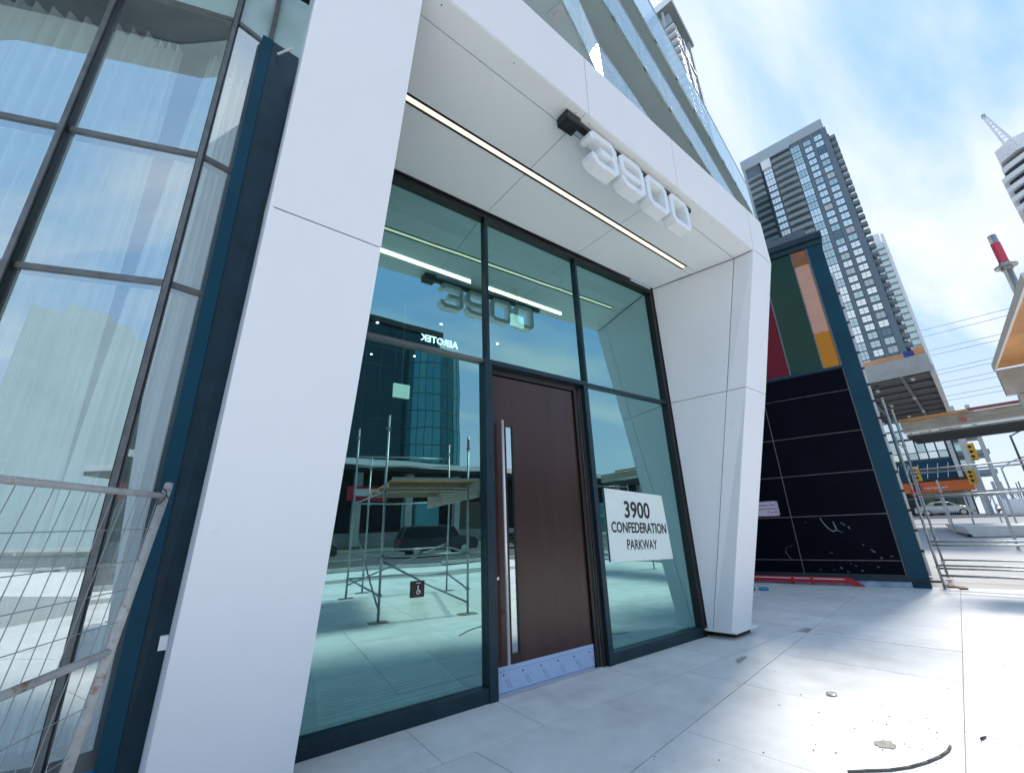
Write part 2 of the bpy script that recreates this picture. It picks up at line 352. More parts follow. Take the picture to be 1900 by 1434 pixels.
for x0, x1 in ((-3.4, -1.4), (-1.4, 0.2), (0.2, 1.65), (1.65, 2.55), (2.55, 4.02), (4.02, 5.3), (5.3, 7.53)):
    slab([(x0, 3.21), (x1, 3.21), (x1, 4.0), (x0, 4.0)])
# outside the slab field behind the camera the paving goes on as one sheet
sheet('plaza', (-30, -18.3), U, (-U[1], U[0]), 44, 7.0, 30, CONC, -0.02)
# ------------------------------------------------------------------ portal
def Yp(x, z): return (3.1916 + 0.045 * x - 0.231 * z) / 0.972
def F(x, z): return (x, Yp(x, z), z)
PT = thing('entrance_portal', (3.4, 3.2, 0), 'white panelled entrance portal with leaning front face and flared right leg', 'portal')
ZS = 5.56; ZT = 6.12; ZM = 3.40
xl = lambda z: -0.015 + 0.021 * z
xr = lambda z: 0.700 + 0.0146 * z
panel(PT, [F(xl(.05), .05), F(xr(.05), .05), F(xr(ZM), ZM), F(xl(ZM), ZM)], PANEL)
panel(PT, [F(xl(ZM), ZM), F(xr(ZM), ZM), F(xr(ZT), ZT), F(xl(ZT), ZT)], PANEL)
fx = [(0.784, 0.789), (2.648, 2.503), (4.321, 4.106), (6.49, 6.213)]
for k in range(3):
    (a, a2), (b, b2) = fx[k], fx[k + 1]; panel(PT, [F(a, ZS), F(b, ZS), F(b2, ZT), F(a2, ZT)], PANEL)
panel(PT, [F(6.49, 5.58), F(7.165, 5.58), F(6.72, 6.11), F(6.22, 6.12)], PANEL)
panel(PT, [F(6.11, .1), F(6.70, .1), F(7.04, ZM), F(6.36, ZM)], PANEL)
panel(PT, [F(6.36, ZM), F(7.04, ZM), F(7.165, 5.575), F(6.485, 5.575)], PANEL)
# reveal of the right leg
A_ = (6.09, 3.88, .1); B_ = (6.10, 3.80, .1); C_ = (6.29, 3.03, ZM); D_ = (6.09, 3.88, ZM); E_ = (6.45, 2.554, ZS); F_ = (6.09, 3.88, ZS)
panel(PT, [A_, B_, C_, D_], PANEL, name='reveal_panel'); panel(PT, [D_, C_, E_, F_], PANEL, name='reveal_panel')
K0 = F(6.11, .1); K1 = F(6.36, ZM); K2 = F(6.485, ZS)
panel(PT, [B_, K0, K1, C_], PANEL, name='reveal_panel'); panel(PT, [C_, K1, K2, E_], PANEL, name='reveal_panel')
# backs, sides
b = MB()
sh = 0.035
def Fb(x, z, d=sh): return (x, Yp(x, z) + d, z)
b.hexa([Fb(xl(0) + .01, .1), Fb(xr(0) - .01, .1), (xr(0) - .01, 3.85, .1), (xl(0) + .01, 3.85, .1), Fb(xl(6.1) + .01, 6.1), Fb(xr(6.1) - .01, 6.1), (xr(6.1) - .01, 3.85, 6.1), (xl(6.1) + .01, 3.85, 6.1)])
b.hexa([Fb(.8, ZS + .04), Fb(6.2, ZS + .04), (6.2, 3.9, ZS + .04), (.8, 3.9, ZS + .04), Fb(.8, 6.1), Fb(6.2, 6.1), (6.2, 3.9, 6.1), (.8, 3.9, 6.1)])
b.hexa([(6.21, 3.66, .1), Fb(6.66, .1), (6.69, 4.0, .1), (6.16, 3.9, .1), (6.52, 2.34, 5.56), Fb(7.14, 5.56), (7.14, 4.0, 5.56), (6.2, 4.0, 5.56)])
b.hexa([Fb(6.22, 5.57), Fb(7.14, 5.57), (7.14, 4.0, 5.57), (6.22, 4.0, 5.57), Fb(6.22, 6.1), Fb(6.7, 6.09), (6.7, 4.0, 6.09), (6.22, 4.0, 6.1)])
build('backing_frame', b, JOINT, PT)
# white side returns
panel(PT, [F(xl(.05) - .001, .05), (-0.045, 3.84, .05), (0.10, 3.84, ZT), F(xl(ZT) - .001, ZT)], PANEL, 0.02, 0.001, name='side_return', flip=False)
panel(PT, [F(6.70, .1), (6.72, 4.0, .1), (7.18, 4.0, 5.57), F(7.165, 5.57)], PANEL, 0.02, 0.002, name='side_return', flip=True)
panel(PT, [(.78, Yp(.78, ZT) + .01, ZT + .005), (6.7, Yp(6.7, ZT) + .01, ZT + .005), (6.7, 4.2, ZT + .005), (.78, 4.2, ZT + .005)], PANEL, 0.02, 0.002, name='top_cover', flip=True)
# base tray under the right leg
b = MB(); b.slab([(6.02, 3.84, .105), (6.09, 3.47, .105), (6.74, 3.50, .105), (6.74, 3.98, .105), (6.06, 3.98, .105)], (0, 0, -0.022)); build('base_tray', b, WHITE, PT)
b = MB(); b.slab([(6.20, 3.86, .082), (6.27, 3.58, .082), (6.70, 3.60, .082), (6.70, 3.95, .082), (6.20, 3.95, .082)], (0, 0, -0.09)); build('base_support', b, BLACK, PT)
# soffit panels, split around the strip light
def Ystrip(x): return 2.968 + (x - 1.03) * (3.154 - 2.968) / (5.984 - 1.03)
def Yseam(x): return 2.237 + (x - .85) * (2.554 - 2.237) / (6.45 - .85)
def cseam(k, y): return ((-.2, 2.52 + (3.87 - y) * .05, 4.18 + (3.87 - y) * .058, 6.09 + (3.87 - y) * .272)[k])
STW = 0.052
for k in range(3):
    def cs(i, y): return max(.1, cseam(i, y)) if i == 0 else cseam(i, y)
    rows = [lambda x: 3.86, lambda x: Ystrip(x) + STW, lambda x: Ystrip(x) - STW, lambda x: Yseam(x), lambda x: Yp(x, ZS) + .006]
    for r_ in (0, 2, 3):
        ya, yb = rows[r_], rows[r_ + 1]
        def pt(i, fy):
            x = cs(i, 3.0)
            for _ in range(6): x = cs(i, fy(x))
            return (x, fy(x), ZS)
        q = [pt(k, ya), pt(k + 1, ya), pt(k + 1, yb), pt(k, yb)]
        if k == 2 and r_ == 0:
            q = [pt(2, ya), (6.085, 3.86, ZS), (6.25, Ystrip(6.25) + STW, ZS), pt(2, yb)]
        if k == 2 and r_ == 2:
            q = [pt(2, ya), (6.28, Ystrip(6.28) - STW, ZS), (6.44, Yseam(6.44), ZS), pt(2, yb)]
        if k == 2 and r_ == 3:
            q = [pt(2, ya), (6.44, Yseam(6.44), ZS), (6.475, Yp(6.475, ZS) + .006, ZS), pt(2, yb)]
        build('soffit_panel', MB().slab(inset(q, 0.0045), (0, 0, 0.03)), SOFFIT, PT)
# infill at the right end of the strip light
build('soffit_panel', MB().slab([(6.0, Ystrip(6) + STW - .004, ZS), (6.25, Ystrip(6.25) + STW - .004, ZS), (6.28, Ystrip(6.28) - STW + .004, ZS), (6.0, Ystrip(6) - STW + .004, ZS)], (0, 0, 0.03)), SOFFIT, PT)
b = MB()
for x in (0.95, 1.7, 2.52, 2.72, 3.5, 4.2, 4.42, 5.3, 6.1): b.tube((x, Yp(x, ZS) + .07, ZS - .002), (x, Yp(x, ZS) + .07, ZS + .01), .006, 8)
build('screw', b, BLACK, PT)

# strip light in the soffit
SLT = thing('strip_light', (3.5, 3.06, ZS), 'long warm linear light recessed in the white soffit with black edges', 'ceiling light')
def strip(x0, x1, w_, z0, z1, off=0.0):
    return MB().hexa([(x0, Ystrip(x0) - w_ + off, z0), (x1, Ystrip(x1) - w_ + off, z0), (x1, Ystrip(x1) + w_ + off, z0), (x0, Ystrip(x0) + w_ + off, z0), (x0, Ystrip(x0) - w_ + off, z1), (x1, Ystrip(x1) - w_ + off, z1), (x1, Ystrip(x1) + w_ + off, z1), (x0, Ystrip(x0) + w_ + off, z1)])
build('light_diffuser', strip(.25, 5.97, .028, ZS + .004, ZS + .02), LITE, SLT)
build('light_housing', strip(.23, 5.985, .048, ZS + .022, ZS + .05), BLACK, SLT)
build('housing_edge', strip(.23, 5.985, .010, ZS - .003, ZS + .02, .040), BLACK, SLT); build('housing_edge', strip(.23, 5.985, .010, ZS - .003, ZS + .02, -.040), BLACK, SLT)

# number sign 3900
NS = thing('number_sign', (3.7, 2.25, ZS), 'white block numerals 3900 hanging on a black rail below the soffit edge', 'sign')
b = MB(); ya, yb = Yp(2.5, ZS) + .10, Yp(4.8, ZS) + .10
b.hexa([(2.42, ya, 5.495), (4.80, yb, 5.495), (4.80, yb + .07, 5.495), (2.42, ya + .07, 5.495), (2.42, ya, 5.555), (4.80, yb, 5.555), (4.80, yb + .07, 5.555), (2.42, ya + .07, 5.555)])
build('rail', b, BLACK, NS, bevel=.004)
b = MB().box((2.50, ya + .06, 5.50), (.20, .16, .11)); build('power_box', b, BLACK, NS, bevel=.01)
def stroke(mbx, pts, hw, closed, O, ux, uz, dep):
    n = len(pts); P = [Vector((p[0], p[1])) for p in pts]; Lft = []; Rgt = []
    for i in range(n):
        if closed or 0 < i < n - 1:
            a = (P[i] - P[i - 1]).normalized(); c = (P[(i + 1) % n] - P[i]).normalized(); t = (a + c).normalized(); nn = Vector((-t.y, t.x)); k = hw / max(.5, nn.dot(Vector((-a.y, a.x))))
        else:
            t = (P[1] - P[0]).normalized() if i == 0 else (P[-1] - P[-2]).normalized(); nn = Vector((-t.y, t.x)); k = hw
        Lft.append(P[i] + nn * k); Rgt.append(P[i] - nn * k)
    O, ux, uz = Vector(O), Vector(ux), Vector(uz); nrm = uz.cross(ux)
    m = n if closed else n - 1; bb = len(mbx.v)
    for sgn in (0, 1):
        for A in (Lft, Rgt): mbx.v += [tuple(O + ux * p.x + uz * p.y - nrm * dep * sgn) for p in A]
    def I(s_, side, i): return bb + s_ * 2 * n + side * n + (i % n)
    for i in range(m):
        for f in ((I(0, 0, i), I(0, 1, i), I(0, 1, i + 1), I(0, 0, i + 1)), (I(1, 0, i + 1), I(1, 1, i + 1), I(1, 1, i), I(1, 0, i)),
                  (I(0, 0, i + 1), I(1, 0, i + 1), I(1, 0, i), I(0, 0, i)), (I(0, 1, i), I(1, 1, i), I(1, 1, i + 1), I(0, 1, i + 1))):
            mbx.f.append(f); mbx.m.append(0)
    if not closed:
        mbx.f.append((I(0, 0, 0), I(1, 0, 0), I(1, 1, 0), I(0, 1, 0))); mbx.f.append((I(0, 1, n - 1), I(1, 1, n - 1), I(1, 0, n - 1), I(0, 0, n - 1))); mbx.m += [0, 0]
W_, H_, HW = .36, .38, .036
def P_(l): return [(x * W_, z * H_) for x, z in l]
zero = [(.0, .14), (.14, 0), (.86, 0), (1, .14), (1, .86), (.86, 1), (.14, 1), (0, .86)]
three = [(0, .80), (0, .90), (.12, 1), (.86, 1), (1, .88), (1, .62), (.90, .52), (1, .42), (1, .12), (.86, 0), (.14, 0), (0, .12), (0, .24)]
nine = [(0, .22), (0, .12), (.14, 0), (.86, 0), (1, .14), (1, .86), (.86, 1), (.14, 1), (0, .88), (0, .56), (.12, .44), (.88, .44)]
for k, (x0, kind) in enumerate(((2.74, '3'), (3.23, '9'), (3.72, '0'), (4.22, '0'))):
    b = MB(); y0 = Yp(x0, ZS) + .06; ux = Vector((1, .035, 0)).normalized()
    O = (x0, y0, 5.075)
    if kind == '3':
        stroke(b, P_(three), HW, False, O, ux, (0, 0, 1), -.15); stroke(b, P_([(.30, .52), (.78, .52)]), HW, False, O, ux, (0, 0, 1), -.15)
    elif kind == '9': stroke(b, P_(nine), HW, False, O, ux, (0, 0, 1), -.15)
    else: stroke(b, P_(zero), HW, True, O, ux, (0, 0, 1), -.15)
    build('numeral', b, ACRYL, NS, bevel=.006)

# ------------------------------------------------------------------ entrance glazing
GY = 3.92
GZ = thing('glazed_screen', (3.4, GY, 0), 'teal glazed entrance screen in dark frames between the white portal legs', 'glass wall')
def bx(root, name, a, b_, m, bevel=0.0): return build(name, MB().box2(a, b_), m, root, bevel=bevel)
def qpane(root, x0, x1, z0, z1, m, name='glass_pane', y=GY + .03): return bx(root, name, (x0, y, z0), (x1, y + .006, z1), m)
bx(GZ, 'head_frame', (.30, GY - .03, 5.47), (6.10, GY + .08, 5.545), BLACK)
bx(GZ, 'side_frame', (6.005, GY - .03, .0), (6.085, GY + .08, 5.47), BLACK)
bx(GZ, 'sill_frame', (.30, GY - .03, 0), (2.46, GY + .08, .12), FRAME, .004); bx(GZ, 'sill_frame', (4.155, GY - .03, 0), (6.005, GY + .08, .12), FRAME, .004)
bx(GZ, 'mullion', (2.50, GY - .02, 3.43), (2.545, GY + .08, 5.47), FRAME); bx(GZ, 'mullion', (4.145, GY - .02, 3.43), (4.185, GY + .08, 5.47), FRAME)
bx(GZ, 'door_post', (2.46, GY - .04, 0), (2.56, GY + .08, 3.37), FRAME, .004); bx(GZ, 'door_post', (4.075, GY - .04, 0), (4.155, GY + .08, 3.37), FRAME, .004)
bx(GZ, 'transom', (.30, GY - .02, 3.385), (2.50, GY + .08, 3.425), BRONZE); bx(GZ, 'transom', (4.185, GY - .02, 3.385), (6.005, GY + .08, 3.425), FRAME)
bx(GZ, 'door_head', (2.46, GY - .04, 3.372), (4.155, GY + .08, 3.43), FRAME, .004)
for (x0, x1, z0, z1) in ((.3, 2.46, .12, 3.385), (.3, 2.50, 3.425, 5.47), (2.545, 4.145, 3.43, 5.47), (4.185, 6.005, 3.425, 5.47), (4.155, 6.005, .12, 3.385)):
    qpane(GZ, x0, x1, z0, z1, GL_LOB)
# frame depth behind the glass
INF = mat('inner_frame_teal', (0.008, 0.028, 0.032), 0.5)
for (a, b_) in (((.3, GY + .085, 5.30), (6.0, GY + .30, 5.47)), ((2.505, GY + .085, 3.2), (2.54, GY + .36, 5.29)), ((4.15, GY + .085, 3.2), (4.18, GY + .36, 5.29)), ((5.93, GY + .085, .1), (6.0, GY + .36, 5.29)), ((.3, GY + .085, .0), (2.45, GY + .22, .10)), ((4.16, GY + .085, .0), (5.92, GY + .22, .10))):
    bx(GZ, 'inner_frame', a, b_, INF)

# door
DR = thing('entrance_door', (3.3, GY + .1, 0), 'tall dark wood entrance door with long steel pull and narrow glass strip', 'door')
LY = GY + .06
bx(DR, 'door_leaf', (2.565, LY, .24), (2.785, LY + .05, 3.27), WOOD); bx(DR, 'door_leaf', (2.90, LY, .24), (3.93, LY + .05, 3.27), WOOD)
bx(DR, 'door_leaf', (2.785, LY + .001, 2.67), (2.90, LY + .049, 3.27), WOOD); bx(DR, 'door_leaf', (2.785, LY + .001, .24), (2.90, LY + .049, .315), WOOD)
bx(DR, 'door_jamb', (3.935, LY - .03, .005), (4.0, LY + .10, 3.30), mat('dark_jamb', (0.012, 0.009, 0.009), 0.4)); bx(DR, 'door_jamb', (4.012, LY - .06, .005), (4.072, LY + .10, 3.32), MATS['dark_jamb'])
bx(DR, 'door_jamb', (2.562, LY - .02, 3.285), (4.07, LY + .10, 3.37), MATS['dark_jamb'])
bx(DR, 'weather_strip', (4.001, LY - .045, .01), (4.010, LY + .02, 3.29), BRONZE)
LG = bx(DR, 'glass_strip', (2.795, LY + .015, .325), (2.89, LY + .025, 2.66), glass('door_glass', (0.8, .95, .97), (.2, .3, .3), 0.6))
b = MB()
for (x0, x1, z0, z1) in ((2.785, 2.795, .315, 2.67), (2.89, 2.90, .315, 2.67), (2.795, 2.89, .315, .325), (2.795, 2.89, 2.66, 2.67)): b.box2((x0, LY - .004, z0), (x1, LY + .03, z1))
build('glass_bead', b, BLACK, DR)
b = MB().tube((2.70, LY - .075, .26), (2.70, LY - .075, 2.71), .0165, 16); HD = build('door_handle', b, mat('satin_steel', (.86, .86, .86), .35, metal=.45), DR, smooth=True)
b = MB()
for z in (.72, 2.05): b.tube((2.70, LY - .075, z), (2.70, LY, z), .011, 10)
build('handle_stand', b, STEEL, HD)
build('door_lock', MB().tube((2.64, LY - .012, 1.03), (2.64, LY, 1.03), .017, 14), STEEL, DR)
KP = bx(DR, 'kick_plate', (2.568, LY - .006, .02), (3.928, LY, .236), FILM)
b = MB()
for k in range(6):
    x = 2.68 + k * .235; b.tube((x, LY - .0085, .165), (x, LY - .006, .165), .009, 10)
build('screw', b, PRINT, KP)
b = MB()
for k in range(6):
    x = 2.70 + k * .235
    for q in range(2):
        b.slab([(x + .028 * q, LY - .0068, .125), (x + .005 + .028 * q, LY - .0068, .125), (x + .055 + .028 * q, LY - .0068, .04), (x + .050 + .028 * q, LY - .0068, .04)], (0, .0006, 0))
b.box2((2.58, LY - .0068, .196), (3.92, LY - .0062, .1985))
build('film_print', b, mat('film_print_pale', (0.10, 0.16, 0.30), .5), KP)
bx(DR, 'threshold', (2.565, LY - .07, .0035), (3.93, LY + .1, .018), STEEL)

# printed board behind the right glass
SB = thing('address_sign', (4.95, GY + .05, 1.5), 'pale board lettered 3900 CONFEDERATION PARKWAY fixed to the right pane', 'sign')
by = GY + .012
b = MB().slab([(4.33, by, 1.985), (5.545, by, 1.905), (5.61, by, 1.035), (4.32, by, 1.075)][::-1], (0, .006, 0)); build('board', b, mat('coroplast_board', (0.80, 0.90, 0.87), .12, var=.03, vscale=3, emit=None), SB)
t = .045
ux = Vector((1, 0, -.045)); uz = Vector((.03, 0, 1))
text_mesh(SB, 'lettering', '3900', INK, .30, (4.94, by - .0025, 1.60), ux, uz, bold=.006, sx=.92)
text_mesh(SB, 'lettering', 'CONFEDERATION', INK, .185, (4.965, by - .0025, 1.405), ux, uz, bold=.004, sx=.76)
text_mesh(SB, 'lettering', 'PARKWAY', INK, .175, (4.965, by - .0025, 1.195), ux, uz, bold=.002, sx=.76)
b = MB()
for x, z in ((4.36, 1.96), (4.95, 1.925), (5.51, 1.885), (4.36, 1.10), (4.97, 1.085), (5.57, 1.06)): b.tube((x, by - .002, z), (x, by + .001, z), .008, 8)
build('eyelet', b, GALV, SB)

# accessible button sign on the left pane
WB = thing('access_button', (1.74, GY, 1.0), 'small black square push plate with white wheelchair symbol on the left pane', 'sign')
bx(WB, 'plate', (1.675, GY + .008, .955), (1.80, GY + .028, 1.09), mat('black_plate', (.012, .008, .01), .4), .003)
b = MB(); y = GY + .0065
b.tube((1.737, y, 1.046), (1.737, y + .001, 1.046), .0065, 10)
def bar(a, c, r=.0035): b.hexa([(a[0] - r, y, a[1] - r), (a[0] + r, y, a[1] - r), (a[0] + r, y + .001, a[1] - r), (a[0] - r, y + .001, a[1] - r), (c[0] - r, y, c[1] + r), (c[0] + r, y, c[1] + r), (c[0] + r, y + .001, c[1] + r), (c[0] - r, y + .001, c[1] + r)])
bar((1.736, 1.012), (1.736, 1.036), .004)
for k in range(11):
    a0 = R(100 + 24 * k); a1 = R(100 + 24 * (k + 1)); c0 = (1.738 + .018 * cos(a0), .998 + .018 * sin(a0)); c1 = (1.738 + .018 * cos(a1), .998 + .018 * sin(a1)); i0 = (1.738 + .012 * cos(a0), .998 + .012 * sin(a0)); i1 = (1.738 + .012 * cos(a1), .998 + .012 * sin(a1))
    b.slab([(c0[0], y, c0[1]), (c1[0], y, c1[1]), (i1[0], y, i1[1]), (i0[0], y, i0[1])], (0, .001, 0))
b.slab([(1.736, y, 1.014), (1.754, y, 1.014), (1.764, y, .994), (1.757, y, .992), (1.750, y, 1.006), (1.736, y, 1.006)], (0, .001, 0))
b.box2((1.715, y, 1.072), (1.76, y + .001, 1.077))
build('wheelchair_symbol', b, WHITE, WB)

# ------------------------------------------------------------------ lobby
LB = thing('lobby_room', (3, 8, 0), 'dim lobby interior behind the teal entrance glass', 'room')
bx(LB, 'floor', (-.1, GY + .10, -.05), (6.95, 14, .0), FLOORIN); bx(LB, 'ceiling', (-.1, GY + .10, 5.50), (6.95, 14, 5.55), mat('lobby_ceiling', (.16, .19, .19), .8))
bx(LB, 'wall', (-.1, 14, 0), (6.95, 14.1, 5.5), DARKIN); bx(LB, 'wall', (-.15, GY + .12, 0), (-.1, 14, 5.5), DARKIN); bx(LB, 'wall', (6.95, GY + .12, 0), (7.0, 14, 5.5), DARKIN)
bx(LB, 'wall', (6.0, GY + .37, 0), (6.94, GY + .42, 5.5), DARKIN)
EM = tag(build('entrance_mat', MB().slab([(1.10, 4.41, .012), (2.49, 4.43, .012), (2.97, 6.99, .012), (1.60, 7.06, .012)], (0, 0, -.01)), MATL), 'pale ribbed mat on the lobby floor inside the left pane', 'mat')
b = MB()
for k in range(9):
    y = 4.5 + k * .09; xo = (y - 4.41) * .19; b.box2((1.14 + xo, y, .0125), (2.46 + xo, y + .02, .0145))
build('mat_rib', b, mat('mat_rib', (.25, .31, .31), .8), EM)
IL = thing('lobby_strip_light', (3.3, 5.4, 5.5), 'bright linear light on the lobby ceiling seen through the upper glass', 'ceiling light')
b = MB().hexa([(.6, 5.28, 5.475), (5.2, 5.33, 5.475), (5.2, 5.39, 5.475), (.6, 5.34, 5.475), (.6, 5.28, 5.5), (5.2, 5.33, 5.5), (5.2, 5.39, 5.5), (.6, 5.34, 5.5)]); build('light_diffuser', b, LITE2, IL)
def hang(x, y, zt, zb, w_, h_, label):
    h = thing('hanging_exit_sign', (x, y, zt), label, 'exit sign', 'lit signs hanging in the lobby')
    build('rod', MB().tube((x, y, zb + h_), (x, y, zt), .007, 6), GALV, h)
    bx(h, 'sign_body', (x - w_ / 2, y - .02, zb), (x + w_ / 2, y + .02, zb + h_), mat('sign_glow', (.6, .7, .66), .5, emit=(.7, .95, .85, .12)))
    build('ceiling_rose', MB().tube((x, y, zt - .02), (x, y, zt), .06, 14), GALV, h)
hang(3.85, 5.05, 5.5, 4.72, .26, .20, 'square sign on a long rod beneath the lobby ceiling above the door')
hang(2.30, 6.1, 5.5, 3.52, .26, .22, 'square sign hanging low in the lobby behind the left pane')
SPL = [(1.9, 6.8), (2.3, 7.6), (2.7, 9.2), (3.4, 7.0), (3.6, 8.8), (4.4, 8.4), (4.9, 7.2), (2.1, 9.9)]
ORD = ('first', 'second', 'third', 'fourth', 'fifth', 'sixth', 'seventh', 'eighth')
for k, (x, y) in enumerate(sorted(SPL, key=lambda p: p[0] / p[1])):
    tag(build('downlight', MB().tube((x, y, 5.49), (x, y, 5.5), .022, 8), SPOT), 'tiny round downlight in the lobby ceiling, ' + ORD[k] + ' from the left', 'ceiling light', 'small downlights in the lobby ceiling')

# ------------------------------------------------------------------ faceted glazing on the left
CW = thing('curtain_wall', (-.6, 3.9, 0), 'faceted glass curtain wall with grey mullions left of the white portal', 'glass wall')
VP = [(-3.07, 4.62), (-2.215, 4.353), (-1.355, 4.09), (-.475, 3.82), (-.165, 3.90)]
zl = [.35, 3.40, 4.68, 6.44, 7.9]
def seg(a, b_): return Vector((b_[0] - a[0], b_[1] - a[1], 0))
for k in range(4):
    a, c = VP[k], VP[k + 1]; d = seg(a, c).normalized(); n = Vector((d.y, -d.x, 0))   # outward (toward -Y)
    A = Vector((a[0], a[1], 0)) + d * .02; Cc = Vector((c[0], c[1], 0)) - d * .02
    for j in range(4):
        z0, z1 = zl[j] + .02, zl[j + 1] - .02
        q = [A + Vector((0, 0, z0)), Cc + Vector((0, 0, z0)), Cc + Vector((0, 0, z1)), A + Vector((0, 0, z1))]
        build('spandrel_panel' if j == 3 else 'glass_pane', MB().slab(q, -n * .006), SPAN if j == 3 else GL_L, CW)
    for z in zl[:-1]:
        hh = .022
        A2 = A + n * .018; C2 = Cc + n * .018
        build('transom', MB().hexa([A2 + Vector((0, 0, z - hh)), C2 + Vector((0, 0, z - hh)), C2 - n * .11 + Vector((0, 0, z - hh)), A2 - n * .11 + Vector((0, 0, z - hh)), A2 + Vector((0, 0, z + hh)), C2 + Vector((0, 0, z + hh)), C2 - n * .11 + Vector((0, 0, z + hh)), A2 - n * .11 + Vector((0, 0, z + hh))]), BRONZE, CW)
    # sill band with film and base
    A3 = A + n * .02; C3 = Cc + n * .02
    for (z0, z1, m_, nm) in ((.0, .10, FRAME, 'base_trim'), (.10, .285, mat('sill_film_blue', (.03, .25, .55), .4, var=.3, vscale=5), 'protective_film'), (.285, .335, BRONZE, 'sill')):
        build(nm, MB().hexa([A3 + Vector((0, 0, z0)), C3 + Vector((0, 0, z0)), C3 - n * .12 + Vector((0, 0, z0)), A3 - n * .12 + Vector((0, 0, z0)), A3 + Vector((0, 0, z1)), C3 + Vector((0, 0, z1)), C3 - n * .12 + Vector((0, 0, z1)), A3 - n * .12 + Vector((0, 0, z1))]), m_, CW)
for k in (1, 2, 3):
    x, y = VP[k]; dd = (seg(VP[k - 1], VP[k]).normalized() + seg(VP[k], VP[k + 1]).normalized()).normalized(); n = Vector((dd.y, -dd.x, 0)); an = atan2(dd.y, dd.x)
    c = Vector((x, y, 0)) + n * .0
    mu = build('mullion', MB().box((c.x + n.x * .01, c.y + n.y * .01, 3.95), (.05, .075, 7.9), an), BLACK, CW)
    build('mullion_cap', MB().box((c.x + n.x * .055, c.y + n.y * .055, 3.95), (.034, .016, 7.9), an), BRONZE, mu)
# dark corner post next to the portal
b = MB().box2((-.245, 3.80, 0), (-.150, 3.98, 6.44)); build('corner_post', b, TEAL, CW, bevel=.004)
b = MB().hexa([(-.1495, 3.815, 0), (-.046, 3.845, 0), (-.03, 3.98, 0), (-.1495, 3.98, 0), (-.1495, 3.815, 6.44), (.100, 3.845, 6.44), (.11, 3.98, 6.44), (-.1495, 3.98, 6.44)]); build('corner_post', b, FRAME, CW)
b = MB().box2((-.20, 3.86, 6.44), (-.16, 3.95, 7.9)); build('mullion', b, BRONZE, CW)
bx(CW, 'spandrel_panel', (-.158, 3.90, 6.46), (.12, 3.91, 7.9), SPAN)
bx(CW, 'transom', (-.158, 3.86, 6.40), (.10, 3.95, 6.46), BLACK)
bx(CW, 'bracket', (-.20, 3.58, 7.10), (.10, 3.70, 7.22), BLACK); 
tag(build('cable_stub', MB().tube((-.09, 3.80, 6.28), (.02, 3.66, 6.28), .012, 8), WHITE), 'short white pipe stub poking out beside the top of the corner post', 'pipe')
tag(build('plastic_clip', MB().box2((-.060, 3.36, .93), (-.022, 3.40, 1.00)), WHITE), 'small white plastic clip stuck on the edge of the white leg', 'clip')
# room behind
RM = thing('left_room', (-2, 6, 0), 'dim room behind the curtains of the left curtain wall', 'room')
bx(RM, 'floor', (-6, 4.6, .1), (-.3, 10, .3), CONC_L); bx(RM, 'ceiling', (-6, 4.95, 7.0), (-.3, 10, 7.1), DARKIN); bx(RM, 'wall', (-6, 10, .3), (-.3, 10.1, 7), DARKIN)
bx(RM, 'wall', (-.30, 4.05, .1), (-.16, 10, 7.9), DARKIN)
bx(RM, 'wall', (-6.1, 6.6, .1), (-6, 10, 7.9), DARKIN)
# curtains
def curtain(s0a, s1a, s0b, s1b, path, ztop, zbot, waves, amp, label, seed):
    """pleated sheet along path(s) -> (x,y); spans s0a..s1a at the top and s0b..s1b at the bottom"""
    rnd = random.Random(seed); ph = rnd.uniform(0, 6); n = int(waves * 12); rows = 22; gg = []
    for j in range(rows + 1):
        t_ = j / rows; z = ztop + (zbot - ztop) * t_; row = []
        sp = 1 - (1 - t_) ** 1.6
        for i in range(n + 1):
            u = i / n; s = (s0a + (s0b - s0a) * sp) * (1 - u) + (s1a + (s1b - s1a) * sp) * u
            x, y, nx, ny = path(s); w_ = u * waves * 2 * pi + ph + .5 * sin(3 * t_ + u * 4)
            o = amp * (sin(w_) * (1 - .35 * t_) + .35 * sin(2.1 * w_ + 2 * t_))
            zz = z + (0.045 * abs(sin(w_ / 2)) if j == 0 else 0)
            row.append((x + nx * o, y + ny * o, zz))
        gg.append(row)
    return tag(build('curtain', MB().quads(gg), CURT, smooth=True), label, 'curtain', 'pale curtains in the left curtain wall')
def mkpath(k, off):
    a, c = VP[k], VP[k + 1]; d = seg(a, c); ln = d.length; d.normalize(); n = Vector((-d.y, d.x, 0))
    return lambda s: (a[0] + d.x * s + n.x * off, a[1] + d.y * s + n.y * off, n.x, n.y)
pA = mkpath(2, .42); pL = mkpath(1, .42); pB = mkpath(3, .40)
curtain(.05, .34, -.12, .42, pA, 6.36, .33, 4, .045, 'gathered pale curtain in the middle of the second pane column', 1)
curtain(.60, .86, .40, .90, pA, 6.36, .33, 4, .045, 'gathered pale curtain beside the thick mullion of the second pane column', 2)
curtain(-.6, 1.0, -.6, .95, pL, 6.42, .33, 13, .045, 'wide pleated pale curtain at the far left of the glass wall', 3)
curtain(.10, .42, .02, .46, pB, 6.20, .33, 4, .035, 'narrow pale curtain in the slim pane next to the corner post', 4)
